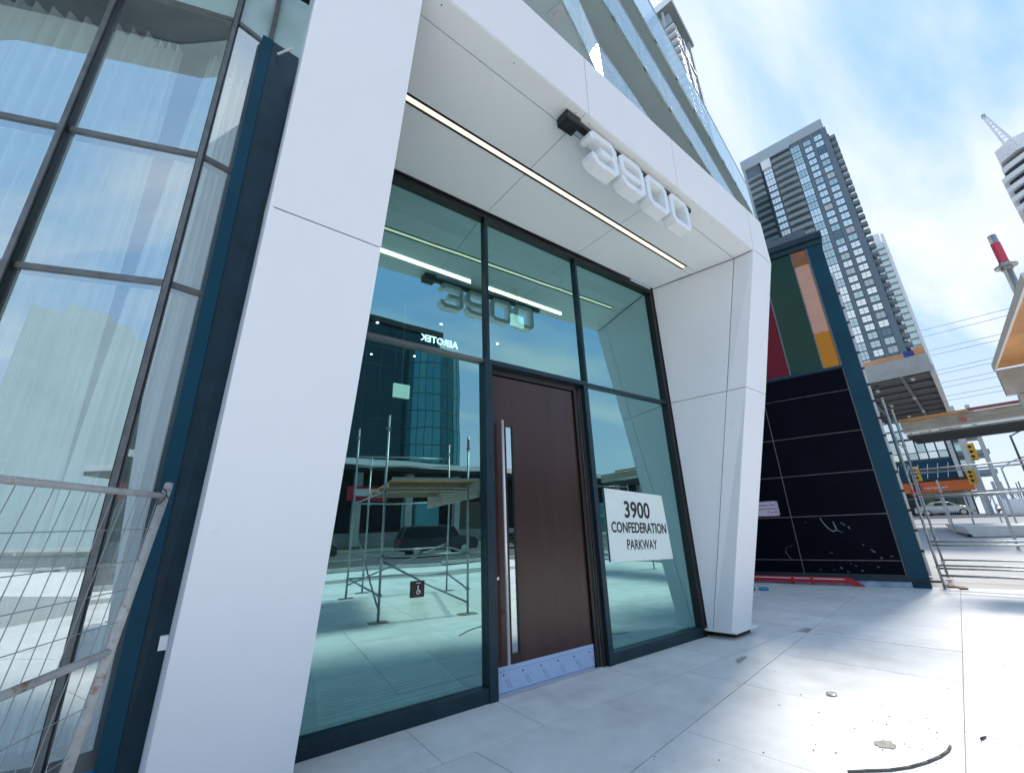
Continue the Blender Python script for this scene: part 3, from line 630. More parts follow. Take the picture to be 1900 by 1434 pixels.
# overhang above the left glazing
OV = thing('overhang', (-3, 2.6, 8.6), 'dark soffit overhanging the left curtain wall', 'canopy')
build('soffit', MB().slab([(-9, 2.2, 8.62), (-4.9, 2.3, 8.62), (-2.6, 1.75, 8.62), (-.1, 1.95, 8.62), (-.1, 3.9, 8.62), (-1.4, 4.2, 8.62), (-3.6, 5.5, 8.62), (-9, 8, 8.62)], (0, 0, .4)), mat('dark_soffit', (.02, .04, .045), .5), OV)
build('edge_band', MB().slab([(-9, 2.2, 8.60), (-4.9, 2.3, 8.60), (-2.6, 1.75, 8.60), (-.1, 1.95, 8.60), (-.1, 2.45, 8.60), (-2.6, 2.25, 8.60), (-4.9, 2.8, 8.60), (-9, 2.7, 8.60)], (0, 0, .018)), mat('pale_edge', (.42, .50, .50), .6), OV)
build('wall', MB().slab([(-3.6, 5.5, 9), (-1.4, 4.2, 9), (-.1, 4.0, 9), (.9, 4.2, 9), (.9, 9, 9), (-6, 9, 9)], (0, 0, 10)), GREY2, OV)
build('wall', MB().slab([(-3.6, 5.6, 7.9), (-1.4, 4.3, 7.9), (-.1, 4.1, 7.9), (.1, 4.1, 7.9), (.1, 6, 7.9), (-6, 6, 7.9)], (0, 0, .72)), GREY2, OV)

# ------------------------------------------------------------------ balconies above the portal
BA = R(11.5); BD = Vector((cos(BA), sin(BA), 0)); BN = Vector((-BD.y, BD.x, 0))
def bpnt(s, d, z): p = Vector((3, 3, 0)) + BD * s + BN * d; return (p.x, p.y, z)
def xb(x): return (x - 3) / cos(BA)
UW = thing('upper_facade', (8, 7, 6.2), 'apartment facade wall behind the glass balconies above the portal', 'building')
build('wall', MB().slab([bpnt(-3.2, 1.9, 6.16), bpnt(xb(18.6), 1.9, 6.16), bpnt(xb(18.6), 9, 6.16), bpnt(-3.2, 9, 6.16)], (0, 0, 13)), mat('facade_window_wall', (.50, .58, .56), .4, metal=.2), UW)
build('wall', MB().slab([(.92, 4.22, 6.16), (6.3, 4.22, 6.16), (6.3, 5.2, 6.16), (.92, 5.2, 6.16)], (0, 0, 3)), GREY2, UW)
levels = [(14.95, 16.84, -2.0, 18.9, 'highest'), (12.2, 13.35, -2.0, 16.0, 'middle')]
for (zb, zt, s0, xe, nm) in levels:
    B = thing('balcony', bpnt(4, .5, zb), nm + ' long glass fronted balcony running above the white fascia', 'balcony', 'glass balconies above the portal')
    se = xb(xe)
    build('balcony_slab', MB().slab([bpnt(s0, 0.03, zb), bpnt(se, 0.03, zb), bpnt(se, 1.88, zb), bpnt(s0, 1.88, zb)], (0, 0, .22)), SLABG, B)
    build('slab_edge', MB().slab([bpnt(s0, 0.0, zb - .01), bpnt(se, 0.0, zb - .01), bpnt(se, .028, zb - .01), bpnt(s0, .028, zb - .01)], (0, 0, .24)), mat('slab_edge_green', (.36, .42, .38), .6, var=.1), B)
    s = s0
    while s < se - .1:
        e = min(s + 1.52, se)
        build('guard_glass', MB().slab([bpnt(s + .01, -.05, zb - .05), bpnt(e - .01, -.05, zb - .05), bpnt(e - .01, -.05, zt), bpnt(s + .01, -.05, zt)], BN * .012), GL_GUARD, B)
        build('clamp', MB().box((Vector(bpnt(s + .3, -.02, zb + .07))), (.08, .06, .10), BA), mat('clamp_steel', (.16, .2, .19), .5), B)
        s += 1.52
    build('handrail', MB().tube(bpnt(s0, -.045, zt + .01), bpnt(se, -.045, zt + .01), .02, 6), GALV, B)
B = thing('balcony', (5, 4, 9.3), 'lowest short balcony with angled glass guard just over the fascia', 'balcony', 'glass balconies above the portal')
build('balcony_slab', MB().slab([(2.2, 2.50, 9.32), (3.36, 2.86, 9.32), (4.87, 3.46, 9.32), (5.9, 3.62, 9.32), (7.4, 3.95, 9.32), (7.2, 5.6, 9.32), (2.2, 5.0, 9.32)], (0, 0, .2)), SLABG, B)
for (p, q, nm) in (((2.2, 2.44), (3.1, 2.76), 0), ((3.12, 2.77), (4.0, 3.08), 0), ((4.02, 3.09), (4.9, 3.42), 0), ((4.92, 3.43), (5.9, 3.61), 0), ((5.92, 3.615), (7.4, 3.93), 0)):
    d = Vector((q[0] - p[0], q[1] - p[1], 0)).normalized(); n = Vector((-d.y, d.x, 0))
    build('guard_glass', MB().slab([(p[0], p[1], 9.25), (q[0], q[1], 9.25), (q[0], q[1], 10.4), (p[0], p[1], 10.4)], n * .012), GL_GUARD, B)
    build('clamp', MB().box((p[0] + .1, p[1] + .08, 9.40), (.08, .06, .10)), MATS['clamp_steel'], B)
build('handrail', MB().path([(2.2, 2.45, 10.41), (4.91, 3.43, 10.41), (7.4, 3.94, 10.41)], .02, 6), GALV, B)
b = MB().tube((3.43, 3.07, 9.29), (3.43, 3.07, 9.32), .07, 16); b.box((3.43, 3.07, 9.313), (.26, .26, .012), R(20))
build('vent_cover', b, mat('vent_grey', (.38, .42, .40), .6), B)

# ------------------------------------------------------------------ dark clad block on the right
WA = R(107.5); WD = Vector((cos(WA), sin(WA), 0)); WN = Vector((-sin(WA), cos(WA), 0))   # WN points toward the camera side (-X)
WQ = Vector((13.07, 2.87, 0))
def wp(s, z, d=0.0): p = WQ + WD * s + WN * d; return (p.x, p.y, z)
if (CAM - WQ).dot(WN) < 0: WN = -WN
CB = thing('clad_block', (13.1, 2.9, 0), 'black panelled block with teal frame and coloured glass strip beyond the portal', 'building')
build('core', MB().slab([wp(0.02, .02, -.06), wp(5, .02, -.06), wp(5, .02, -3.0), wp(.02, .02, -3.0)], (0, 0, 9.0)), mat('core_grey', (.12, .13, .14), .7), CB)
build('joint_backing', MB().slab([wp(.30, .20, -.028), wp(4.9, .20, -.028), wp(4.9, 5.24, -.028), wp(.30, 5.24, -.028)], -WN * .02), LINE, CB)
rowz = [.245, .55, 1.565, 2.565, 3.54, 4.59, 5.18]
for j in range(6):
    for (s0, s1) in ((.36, 2.26), (2.26, 4.2)):
        panel(CB, [wp(s0, rowz[j]), wp(s1, rowz[j]), wp(s1, rowz[j + 1]), wp(s0, rowz[j + 1])], BLACKP, .02, .011)
build('corner_trim', MB().slab([wp(0, .12, .02), wp(.345, .12, .02), wp(.345, 4.3, .02), wp(0, 4.3, .02)], -WN * .1), TEAL, CB)
build('corner_trim', MB().slab([wp(0, 4.306, .02), wp(.345, 4.306, .02), wp(.345, 8.83, .02), wp(0, 8.83, .02)], -WN * .1), TEAL, CB)
build('corner_foot', MB().slab([wp(.0, 0, .01), wp(.30, 0, .01), wp(.30, .115, .01), wp(0, .115, .01)], -WN * .1), TEAL, CB)
build('head_trim', MB().slab([wp(-.02, 8.84, .05), wp(4.5, 8.84, .05), wp(4.5, 9.0, .05), wp(-.02, 9.0, .05)], -WN * .2), FRAME, CB)
build('roof_edge', MB().slab([wp(-.06, 9.004, .12), wp(4.5, 9.004, .12), wp(4.5, 9.17, .12), wp(-.06, 9.17, .12)], -WN * 3.2), FRAME, CB)
build('roof_parapet', MB().slab([wp(.25, 9.175, -.15), wp(4.5, 9.175, -.15), wp(4.5, 9.55, -.15), wp(.25, 9.55, -.15)], -WN * .2), GREY, CB)
build('window_rail', MB().slab([wp(.346, 5.185, .015), wp(4.2, 5.185, .015), wp(4.2, 5.245, .015), wp(.346, 5.245, .015)], -WN * .05), TEAL, CB)
build('mullion', MB().slab([wp(.345, 5.25, .01), wp(.385, 5.25, .01), wp(.385, 8.83, .01), wp(.345, 8.83, .01)], -WN * .05), BRONZE, CB)
build('window_pane', MB().slab([wp(.39, 5.25, -.01), wp(.735, 5.25, -.01), wp(.735, 6.25, -.01), wp(.39, 6.25, -.01)], -WN * .01), PORG, CB)
build('window_pane', MB().slab([wp(.39, 6.254, -.008), wp(.735, 6.254, -.008), wp(.735, 8.35, -.008), wp(.39, 8.35, -.008)], -WN * .01), PEACH, CB)
build('window_pane', MB().slab([wp(.39, 8.354, -.01), wp(.735, 8.354, -.01), wp(.735, 8.83, -.01), wp(.39, 8.83, -.01)], -WN * .01), mat('rust_glass', (.28, .09, .015), .2, var=.5, vscale=4), CB)
build('mullion', MB().slab([wp(.735, 5.25, .01), wp(.765, 5.25, .01), wp(.765, 8.83, .01), wp(.735, 8.83, .01)], -WN * .05), BRONZE, CB)
build('window_pane', MB().slab([wp(.77, 5.25, -.01), wp(1.475, 5.25, -.01), wp(1.475, 8.83, -.01), wp(.77, 8.83, -.01)], -WN * .01), PGRN, CB)
build('mullion', MB().slab([wp(1.475, 5.25, .01), wp(1.51, 5.25, .01), wp(1.51, 8.83, .01), wp(1.475, 8.83, .01)], -WN * .05), BRONZE, CB)
build('window_pane', MB().slab([wp(1.515, 5.25, -.01), wp(2.25, 5.25, -.01), wp(2.25, 8.83, -.01), wp(1.515, 8.83, -.01)], -WN * .01), PRED, CB)
build('window_pane', MB().slab([wp(2.255, 5.25, -.01), wp(4.2, 5.25, -.01), wp(4.2, 8.83, -.01), wp(2.255, 8.83, -.01)], -WN * .01), PRED, CB)
# base
build('base_rail', MB().slab([wp(.30, .12, .025), wp(4.2, .12, .025), wp(4.2, .24, .025), wp(.30, .24, .025)], -WN * .08), FRAME, CB)
build('base_film', MB().slab([wp(.31, .003, .0), wp(4.2, .003, .0), wp(4.2, .118, .0), wp(.31, .118, .0)], -WN * .05), mat('film_grey_blue', (.30, .42, .55), .45, var=.35, vscale=4), CB)
build('base_bracket', MB().slab([wp(-.16, .125, .05), wp(.31, .125, .05), wp(.31, .165, .05), wp(-.16, .165, .05)], -WN * .03), BLACK, CB)
# chalky smears and glue blobs
rnd = random.Random(5)
b = MB()
def smear(pts, w_):
    for i in range(len(pts) - 1):
        (s0, z0), (s1, z1) = pts[i], pts[i + 1]; d = Vector((s1 - s0, z1 - z0)).normalized(); n_ = Vector((-d.y, d.x)) * w_ * rnd.uniform(.4, 1.2)
        b.slab([wp(s0 - n_.x, z0 - n_.y, .003), wp(s1 - n_.x, z1 - n_.y, .003), wp(s1 + n_.x, z1 + n_.y, .003), wp(s0 + n_.x, z0 + n_.y, .003)], -WN * .001)
smear([(1.66, 1.52), (1.62, 1.40), (1.55, 1.28), (1.50, 1.22), (1.44, 1.20), (1.40, 1.24), (1.36, 1.21), (1.28, 1.17)], .012)
smear([(1.42, 1.43), (1.40, 1.33), (1.39, 1.26)], .014); smear([(1.28, 1.40), (1.20, 1.33)], .010); smear([(1.15, 1.30), (1.13, 1.25)], .012)
smear([(.98, .90), (.95, .88)], .014); smear([(.85, .80), (.78, .72)], .010); smear([(2.50, .85), (2.56, .74), (2.50, .62), (2.44, .55)], .007); smear([(2.45, .85), (2.37, .90)], .006)
for k in range(16): s = rnd.uniform(.5, 2.0); z = rnd.uniform(.3, .75); smear([(s, z), (s - rnd.uniform(.01, .05), z - rnd.uniform(-.01, .03))], rnd.uniform(.006, .012))
smear([(1.97, 1.43), (1.99, 1.43)], .016)
tag(build('glue_smear', b, mat('chalk', (.20, .20, .22), .8), CB), kind='stuff')

NSG = thing('notice_sign', wp(2.65, 1.8), 'small pink and white rounded notice on the black panels partly behind the leg', 'sign')
b = MB(); pts = []
for (cx, cz, a0) in ((2.46 + .04, 1.98 - .04, 90), (3.1, 1.94, 90), (3.1, 1.65, 180), (2.52 + .04, 1.60 + .04, 270)): pass
S0, S1, Z0, Z1, rr = 2.49, 3.15, 1.61, 1.985, .045
for (cs_, cz, a0) in ((S1 - rr, Z1 - rr, 0), (S0 + rr, Z1 - rr, 90), (S0 + rr, Z0 + rr, 180), (S1 - rr, Z0 + rr, 270)):
    for k in range(5): a = R(a0 + 22.5 * k); pts.append((cs_ + rr * cos(a), cz + rr * sin(a)))
def ring(sc, d): return [wp((S0 + S1) / 2 + (p[0] - (S0 + S1) / 2) * sc, (Z0 + Z1) / 2 + (p[1] - (Z0 + Z1) / 2) * sc, d) for p in pts]
build('sign_plate', MB().slab(ring(1, .022), -WN * .01), SIGNP, NSG)
build('sign_border', MB().slab(ring(.955, .0235), -WN * .001), PURPLE, NSG); build('sign_field', MB().slab([wp((S0 + S1) / 2 + (p[0] - (S0 + S1) / 2) * .93, (Z0 + Z1) / 2 + (p[1] - (Z0 + Z1) / 2) * .92, .0245) for p in pts], -WN * .0008), SIGNP, NSG)
for k, tx in enumerate(('Confederation, Pkwy', 'Construction Overdrive', '37 to 90')):
    text_mesh(NSG, 'lettering', tx, PURPLE, .085, wp(2.535, 1.865 - .095 * k, .0262), -WD, (0, 0, 1), extrude=.0005, align='RIGHT', bold=.001, sx=.8)

RB = thing('barrier_board', wp(2.3, 0, .3), 'red and white barrier plank lying along the foot of the black wall', 'barrier board')
def rbp(s, z, d): return wp(s, z, d)
b = MB().slab([rbp(1.42, .055, .10), rbp(3.6, .055, .10), rbp(3.6, .185, .10), rbp(1.42, .185, .10)], -WN * .03); build('plank', b, RED, RB)
b = MB().slab([rbp(1.45, .135, .104), rbp(3.6, .135, .104), rbp(3.6, .155, .104), rbp(1.45, .155, .104)], -WN * .003); build('white_stripe', b, WHITE, RB)
b = MB().slab([rbp(1.13, .004, .12), rbp(1.33, .004, .12), rbp(1.50, .17, .12), rbp(1.38, .185, .12)], -WN * .05); build('end_foot', b, RED, RB)
for s in (2.1, 2.5): build('strap', MB().slab([rbp(s, .02, .112), rbp(s + .06, .02, .112), rbp(s + .06, .19, .112), rbp(s, .19, .112)], -WN * .045), RED, RB)
PC = thing('grey_pipe', (11.2, 5.4, 0), 'short grey pipe standing against the back of the white leg near the black wall', 'pipe')
tag(build('blue_cloth', MB().slab([(10.70, 5.28, .004), (10.85, 5.20, .004), (10.95, 5.28, .004), (10.9, 5.4, .004), (10.75, 5.42, .004)], (0, 0, .06)), BLUEC, bevel=.03), 'crumpled blue cloth on the paving right behind the white leg', 'cloth')
build('pipe_body', MB().tube((10.62, 5.46, .0), (10.58, 5.49, .6), .05, 14, .035), GALV, PC, smooth=True)

# ------------------------------------------------------------------ scaffolds
def standard(root, x, y, z0, z1, r=.024, name='standard'):
    o = build(name, MB().tube((x, y, z0 + .03), (x, y, z1), r, 12), GALV, root, smooth=True)
    b = MB().box((x, y, z0 + .012), (.15, .15, .012)); b.tube((x, y, z0 + .018), (x, y, z0 + .16), .017, 8); b.tube((x, y, z0 + .13), (x, y, z0 + .15), .036, 8)
    build('base_plate', b, GALV, o); return o
def rosette(b, x, y, z, r=.062):
    b.tube((x, y, z - .005), (x, y, z + .005), r, 12); b.tube((x, y, z - .03), (x, y, z + .03), .031, 10); return b
SC = thing('scaffold', (13.5, 1, 0), 'galvanised tube scaffold with a plank walkway beside the black panelled block', 'scaffolding')
fp = [(13.20, 2.70), (13.42, .10), (13.64, -2.5), (13.86, -5.1)]
bp_ = [(14.95, 2.93), (15.2, .30), (15.4, -2.3), (15.6, -4.9)]
for k, (x, y) in enumerate(fp + bp_):
    z0 = 0.0 if k < 4 else .05
    s_ = standard(SC, x, y, z0 + (.0 if k else -.01), 4.25 if k in (0, 4) else 3.9)
    [build('coupler', rosette(MB(), x, y, z), GALV, s_) for z in (.42, .92, 1.95, 2.62, 3.25)]
for k in range(3):
    for row in (fp, bp_):
        a, c = row[k], row[k + 1]
        for z in ((.26, .40, .46, .865, .94, 1.93, 2.40) if row is fp else (.45, 1.93, 2.6)):
            build('ledger', MB().tube((a[0], a[1], z), (c[0], c[1], z), .019 if z not in (.26,) else .024, 8), GALV, SC, smooth=True)
for k in range(4):
    for z in (.42, 1.95, 3.17): build('ledger', MB().tube((fp[k][0], fp[k][1], z), (bp_[k][0], bp_[k][1], z), .02, 8), GALV, SC, smooth=True)
dv2 = Vector((fp[3][0] - fp[0][0], fp[3][1] - fp[0][1], 0)).normalized(); dn = Vector((-dv2.y, dv2.x, 0))
if dn.x < 0: dn = -dn
def dk(s, d, z): p = Vector((13.24, 2.55, 0)) + dv2 * s + dn * d; return Vector((p.x, p.y, z))
def beam(root, name, s0, s1, d0, d1, z0, z1, m): return build(name, MB().hexa([dk(s0, d0, z0), dk(s1, d0, z0), dk(s1, d1, z0), dk(s0, d1, z0), dk(s0, d0, z1), dk(s1, d0, z1), dk(s1, d1, z1), dk(s0, d1, z1)]), m, root)
beam(SC, 'edge_board', 0, 1.15, -.01, .03, 3.60, 3.665, PLY); beam(SC, 'edge_board', 1.16, 2.5, -.02, .02, 3.61, 3.675, mat('red_brown_board', (.25, .08, .05), .7, var=.2, vscale=4)); beam(SC, 'edge_board', 2.51, 6.5, -.02, .02, 3.61, 3.68, PLY)
beam(SC, 'side_beam', .02, 7.4, .032, .075, 3.36, 3.60, TIMBER)
beam(SC, 'side_rail', .02, 7.4, .0, .032, 3.315, 3.355, mat('pale_aluminium', (.55, .55, .50), .5, metal=.3))
for k in range(7): beam(SC, 'deck_plank', .05, 7.4, .09 + k * .235, .09 + k * .235 + .205, 3.27 + (.012 if k % 2 else 0), 3.31, mat('alu_plank', (.34, .34, .31), .55, metal=.3, var=.2, vscale=5))
for k in range(7): beam(SC, 'plank_rib', .05, 7.4, .12 + k * .235, .15 + k * .235, 3.225, 3.265, BDARK)
b = MB(); b.box(dk(1.05, .0, 3.45), (.05, .10, .05)); build('red_tag', b, PINK, SC)
bb = MB().tube((13.2, 2.70, 1.88), (13.2, 2.70, 2.06), .028, 10); build('pink_tape_band', bb, PINK, SC)
for (x, y) in ((13.55, 2.66), (13.35, 2.45)):
    tag(build('timber_plate', MB().box((x, y, .02 + ramp(x, y)), (.30, .12, .028), R(20)), mat('brown_board', (.22, .13, .08), .8)), ('reddish board lying flat under the scaffold post' if x > 13.5 else 'small board lying flat just in front of the scaffold post'), 'board')

SN = thing('scaffold', (4, -2, 0), 'nearer scaffold bay with an orange plywood deck at the right edge of the photo', 'scaffolding')
np_ = [(2.95, -.50, 3.86), (4.53, .005, 3.47), (3.42, -4.30, 4.42), (5.90, -3.53, 4.02), (4.04, -5.0, 3.7)]
for (x, y, h) in np_:
    s_ = standard(SN, x, y, 0, h)
    [build('coupler', rosette(MB(), x, y, z), GALV, s_) for z in (.45, 1.1, 2.3, h - .27)]
    build('timber_pad', MB().box((x, y, .008), (.34, .25, .012), R(9)), TIMBER, s_)
build('pink_tape_band', MB().tube((4.53, .005, 3.235), (4.53, .005, 3.40), .0265, 12), PINK, SN)
for (a, c, z) in (((2.95, -.5), (4.53, 0), 1.1), ((2.95, -.5), (3.42, -4.3), 1.1), ((2.95, -.5), (3.42, -4.3), .45), ((4.53, 0), (5.9, -3.53), 1.1), ((4.53, 0), (5.9, -3.53), .45), ((3.42, -4.3), (5.9, -3.53), 1.1), ((2.95, -.5), (4.53, 0), 2.32), ((3.42, -4.3), (5.9, -3.53), 2.32), ((2.95, -.5), (3.42, -4.3), 2.32), ((3.42, -4.3), (5.9, -3.53), .45), ((3.42, -4.3), (5.9, -3.53), 3.6), ((3.42, -4.3), (5.9, -3.53), 3.35)):
    build('ledger', MB().tube((a[0], a[1], z), (c[0], c[1], z), .02, 8), GALV, SN, smooth=True)
for (a, c) in (((2.95, -.5, .2), (3.42, -4.3, 1.9)), ((4.53, .0, .2), (3.0, -.5, 1.0)), ((3.42, -4.3, .3), (5.9, -3.53, 1.2))): build('brace', MB().tube(a, c, .019, 8), GALV, SN, smooth=True)
UV, VV = Vector((cos(R(10)), sin(R(10)), 0)), Vector((cos(R(-80)), sin(R(-80)), 0))
c0 = Vector((4.63, .263, 0))
def nq(a, b_, z): p = c0 - UV * a + VV * b_; return Vector((p.x, p.y, z))
for k in range(3): build('deck_sheet', MB().slab([nq(.003, k * 1.3, 2.5), nq(1.72, k * 1.3, 2.5), nq(1.72, k * 1.3 + 1.29, 2.5), nq(.003, k * 1.3 + 1.29, 2.5)], (0, 0, .018)), PLY, SN)
build('edge_strip', MB().slab([nq(-.02, -.012, 2.49), nq(1.74, -.012, 2.49), nq(1.74, 0, 2.49), nq(-.02, 0, 2.49)], (0, 0, .05)), mat('pale_strip', (.6, .55, .5), .6), SN)
build('deck_beam', MB().hexa([nq(0, .0, 2.30), nq(-.06, .0, 2.30), nq(-.06, 4, 2.30), nq(0, 4, 2.30), nq(0, 0, 2.49), nq(-.06, 0, 2.49), nq(-.06, 4, 2.49), nq(0, 4, 2.49)]), mat('dirty_white_beam', (.42, .41, .37), .6, var=.2, vscale=8), SN)
build('deck_beam', MB().hexa([nq(-.0, .05, 2.17), nq(-.05, .05, 2.17), nq(-.05, 4, 2.17), nq(0, 4, 2.17), nq(0, .05, 2.29), nq(-.05, .05, 2.29), nq(-.05, 4, 2.29), nq(0, 4, 2.29)]), MATS['dirty_white_beam'], SN)
for k in range(3): build('joist', MB().hexa([nq(.01, .5 + k * 1.2, 2.40), nq(1.7, .5 + k * 1.2, 2.40), nq(1.7, .56 + k * 1.2, 2.40), nq(.01, .56 + k * 1.2, 2.40), nq(.01, .5 + k * 1.2, 2.495), nq(1.7, .5 + k * 1.2, 2.495), nq(1.7, .56 + k * 1.2, 2.495), nq(.01, .56 + k * 1.2, 2.495)]), TIMBER, SN)

# ------------------------------------------------------------------ temporary fence panel, bottom left
FN = thing('fence_panel', (-.2, 2.6, .5), 'rusty white temporary wire fence panel leaning at the lower left', 'fence')
FA = R(62); FD = Vector((cos(FA), sin(FA), 0)); top = Vector((-.166, 3.22, 1.80)); lean = Vector((-.118, -.222, -1.238)).normalized()
def fq(s, t_): return top - FD * s + lean * t_          # s back along the panel, t down
PH = 1.66
build('post', MB().path([fq(0, -.03), fq(0, PH)], .021, 10), RUST, FN, smooth=True)
build('post', MB().path([fq(2.9, -.03), fq(2.9, PH)], .021, 10), RUST, FN, smooth=True)
build('top_rail', MB().tube(fq(0, .045), fq(2.9, .085), .016, 10), RUST, FN, smooth=True)
build('middle_rail', MB().tube(fq(0, .81), fq(2.9, .95), .018, 10), RUST, FN, smooth=True)
build('bottom_rail', MB().tube(fq(0, PH - .03), fq(2.9, PH + .1), .018, 10), RUST, FN, smooth=True)
rnd = random.Random(3)
for k in range(34):
    s = .055 + k * .082; o = rnd.uniform(-.006, .006)
    build('wire', MB().path([fq(s, .06 + s * .014), fq(s + o, .8 + s * .04) + Vector((.006, -.004, 0)), fq(s + o * 2, PH + s * .03)], .0022, 5), WIRE, FN)
for k, t_ in enumerate((.23, .39, .53, .68, 1.02, 1.2, 1.36, 1.52)):
    build('wire', MB().path([fq(0, t_), fq(.5, t_ + .012), fq(1.1, t_ + .028), fq(2.9, t_ + .09)], .0022, 5), WIRE, FN)
b = MB(); c = fq(.05, .05)
pts = [c + Vector((.03 * cos(a), .0, .045 * sin(a))) + FD * (.01 * sin(2 * a)) for a in [i * .5 for i in range(14)]]
pts.append(pts[-1] + Vector((.03, -.02, -.05))); build('tie_wire', b.path(pts, .003, 5), BLACK, FN)

# ------------------------------------------------------------------ small things on the paving
HS = MB(); pts = [(3.55, 1.46), (3.64, 1.40), (3.77, 1.305), (3.90, 1.24), (4.05, 1.19), (4.20, 1.155), (4.33, 1.14), (4.43, 1.145)]
for i in range(len(pts) - 1):
    (x0, y0), (x1, y1) = pts[i], pts[i + 1]; HS.tube((x0, y0, .007), (x1, y1, .007), .0075, 8)
tag(build('rubber_strip', HS, RUBBER, smooth=True), 'curved dark rubber strip lying on the paving at the lower right', 'hose')
def blob(name, x, y, rx, ry, z, h, m, label, cat, seed, n=22, rz=0):
    rnd = random.Random(seed); p = []
    for i in range(n):
        a = 2 * pi * i / n; k = 1 + rnd.uniform(-.28, .28); u, v = rx * k * cos(a), ry * k * sin(a); p.append((x + u * cos(rz) - v * sin(rz), y + u * sin(rz) + v * cos(rz), z))
    return tag(build(name, MB().slab(p, (0, 0, -h)), m), label, cat)
blob('spilt_mortar', 4.15, 1.43, .085, .05, .004, .002, DIRT, 'grey brown mortar smear on the paving near the curved strip', 'stain', 4)
blob('mortar_patch', 5.35, 3.05, .16, .035, .004, .002, mat('old_mortar', (.36, .35, .31), .9, var=.2, vscale=20), 'grey mortar patch along a paving joint in front of the white leg', 'stain', 9, rz=R(12))
CP = thing('crushed_cup_lid', (4.90, 2.0, 0), 'flattened clear plastic lid on the paving', 'lid')
b = MB(); 
for i in range(16):
    a0, a1 = 2 * pi * i / 16, 2 * pi * (i + 1) / 16
    b.slab([(4.90 + .052 * cos(a0), 2.0 + .04 * sin(a0), .010), (4.90 + .052 * cos(a1), 2.0 + .04 * sin(a1), .012), (4.90 + .040 * cos(a1), 2.0 + .03 * sin(a1), .016), (4.90 + .040 * cos(a0), 2.0 + .03 * sin(a0), .014)], (0, 0, -.004))
build('lid_rim', b, mat('lid_plastic', (.30, .32, .32), .3), CP); build('lid_top', MB().slab([(4.90 + .038 * cos(i * pi / 8), 2.0 + .028 * sin(i * pi / 8), .009) for i in range(16)], (0, 0, -.004)), mat('lid_pale', (.5, .52, .52), .3), CP)
tag(build('dark_stick', MB().tube((4.71, 1.035, .008), (4.78, 1.02, .008), .009, 6, .004).tube((4.66, 1.03, .004), (4.71, 1.035, .008), .002, 5), BLACK), 'small dark screwdriver-like scrap by the paving joint at far right', 'debris')
rnd = random.Random(11); b = MB()
for k in range(80):
    x = rnd.gauss(4.15, .5) if k % 2 else rnd.uniform(2.4, 7.5); y = rnd.gauss(1.4, .25) if k % 2 else rnd.uniform(1.0, 3.1); s = rnd.uniform(.0015, .005)
    b.box((x, y, s / 2 + .001), (s * 2, s * 1.3, s), rnd.uniform(0, 3))
tag(build('grit', b, DIRT), 'scattered grit and crumbs on the paving', 'grit', kind='stuff')

# ------------------------------------------------------------------ unfinished podium canopy
CN = thing('concrete_canopy', (34, 5, 8.8), 'unfinished concrete canopy with open joists below, under the tall tower', 'building')
def uv(q, ang):
    d = Vector((cos(R(ang)), sin(R(ang)), 0)); n = Vector((cos(R(ang - 90)), sin(R(ang - 90)), 0)); q = Vector(q)
    return lambda s, d_, z: (q.x + d.x * s + n.x * d_, q.y + d.y * s + n.y * d_, z)
cq = uv((30, 3.78, 0), 97)          # s goes left (north), d goes away
def blk(root, name, fn, s0, s1, d0, d1, z0, z1, m, **k):
    return build(name, MB().hexa([fn(s0, d0, z0), fn(s1, d0, z0), fn(s1, d1, z0), fn(s0, d1, z0), fn(s0, d0, z1), fn(s1, d0, z1), fn(s1, d1, z1), fn(s0, d1, z1)]), m, root, **k)
blk(CN, 'deck', cq, 0, 9, 0, 17, 8.95, 9.55, CONC_B); blk(CN, 'fascia', cq, -.02, 9, -.06, -.001, 8.62, 9.60, mat('fascia_grey', (.36, .36, .34), .7, var=.12, vscale=1.5))
blk(CN, 'side_beam', cq, -.10, .12, .0, 17, 8.55, 8.95, CONC_L); blk(CN, 'dark_soffit', cq, .12, 9, .0, 17, 8.85, 8.94, BLACK)
for k in range(8): blk(CN, 'joist', cq, .13, 8.9, .9 + k * 2.1, 1.06 + k * 2.1, 8.74, 8.845, mat('joist_grey', (.15, .155, .15), .8))
for k in range(4): blk(CN, 'cross_joist', cq, 1.2 + k * 2.0, 1.36 + k * 2.0, .02, 16.8, 8.70, 8.735, MATS['joist_grey'])
for k in range(12):
    s = .8 + (k % 4) * 1.3 + (.4 if k % 3 else 0); d = .9 + k * 1.35; blk(CN, 'hanger_block', cq, s, s + .16, d, d + .5, 8.60, 8.695, CONC_L)
rnd = random.Random(2)
blk(CN, 'parapet_block', cq, 3.0, 9, .2, .5, 9.61, 10.2, WHITE); blk(CN, 'parapet_block', cq, 1.6, 2.9, .3, .6, 9.61, 9.95, CONC_B)
blk(CN, 'insulation_sheet', cq, .9, 2.6, -.005, .15, 9.605, 9.86, ORT); blk(CN, 'insulation_sheet', cq, .02, .45, .0, .9, 9.605, 10.05, ORT); blk(CN, 'tarp', cq, .46, .86, -.01, .6, 9.605, 9.95, BLUET)
for k in range(2): blk(CN, 'column', cq, 5.4 + k * 2.6, 5.9 + k * 2.6, 14.5, 15.0, .6, 8.5, CONC_B)
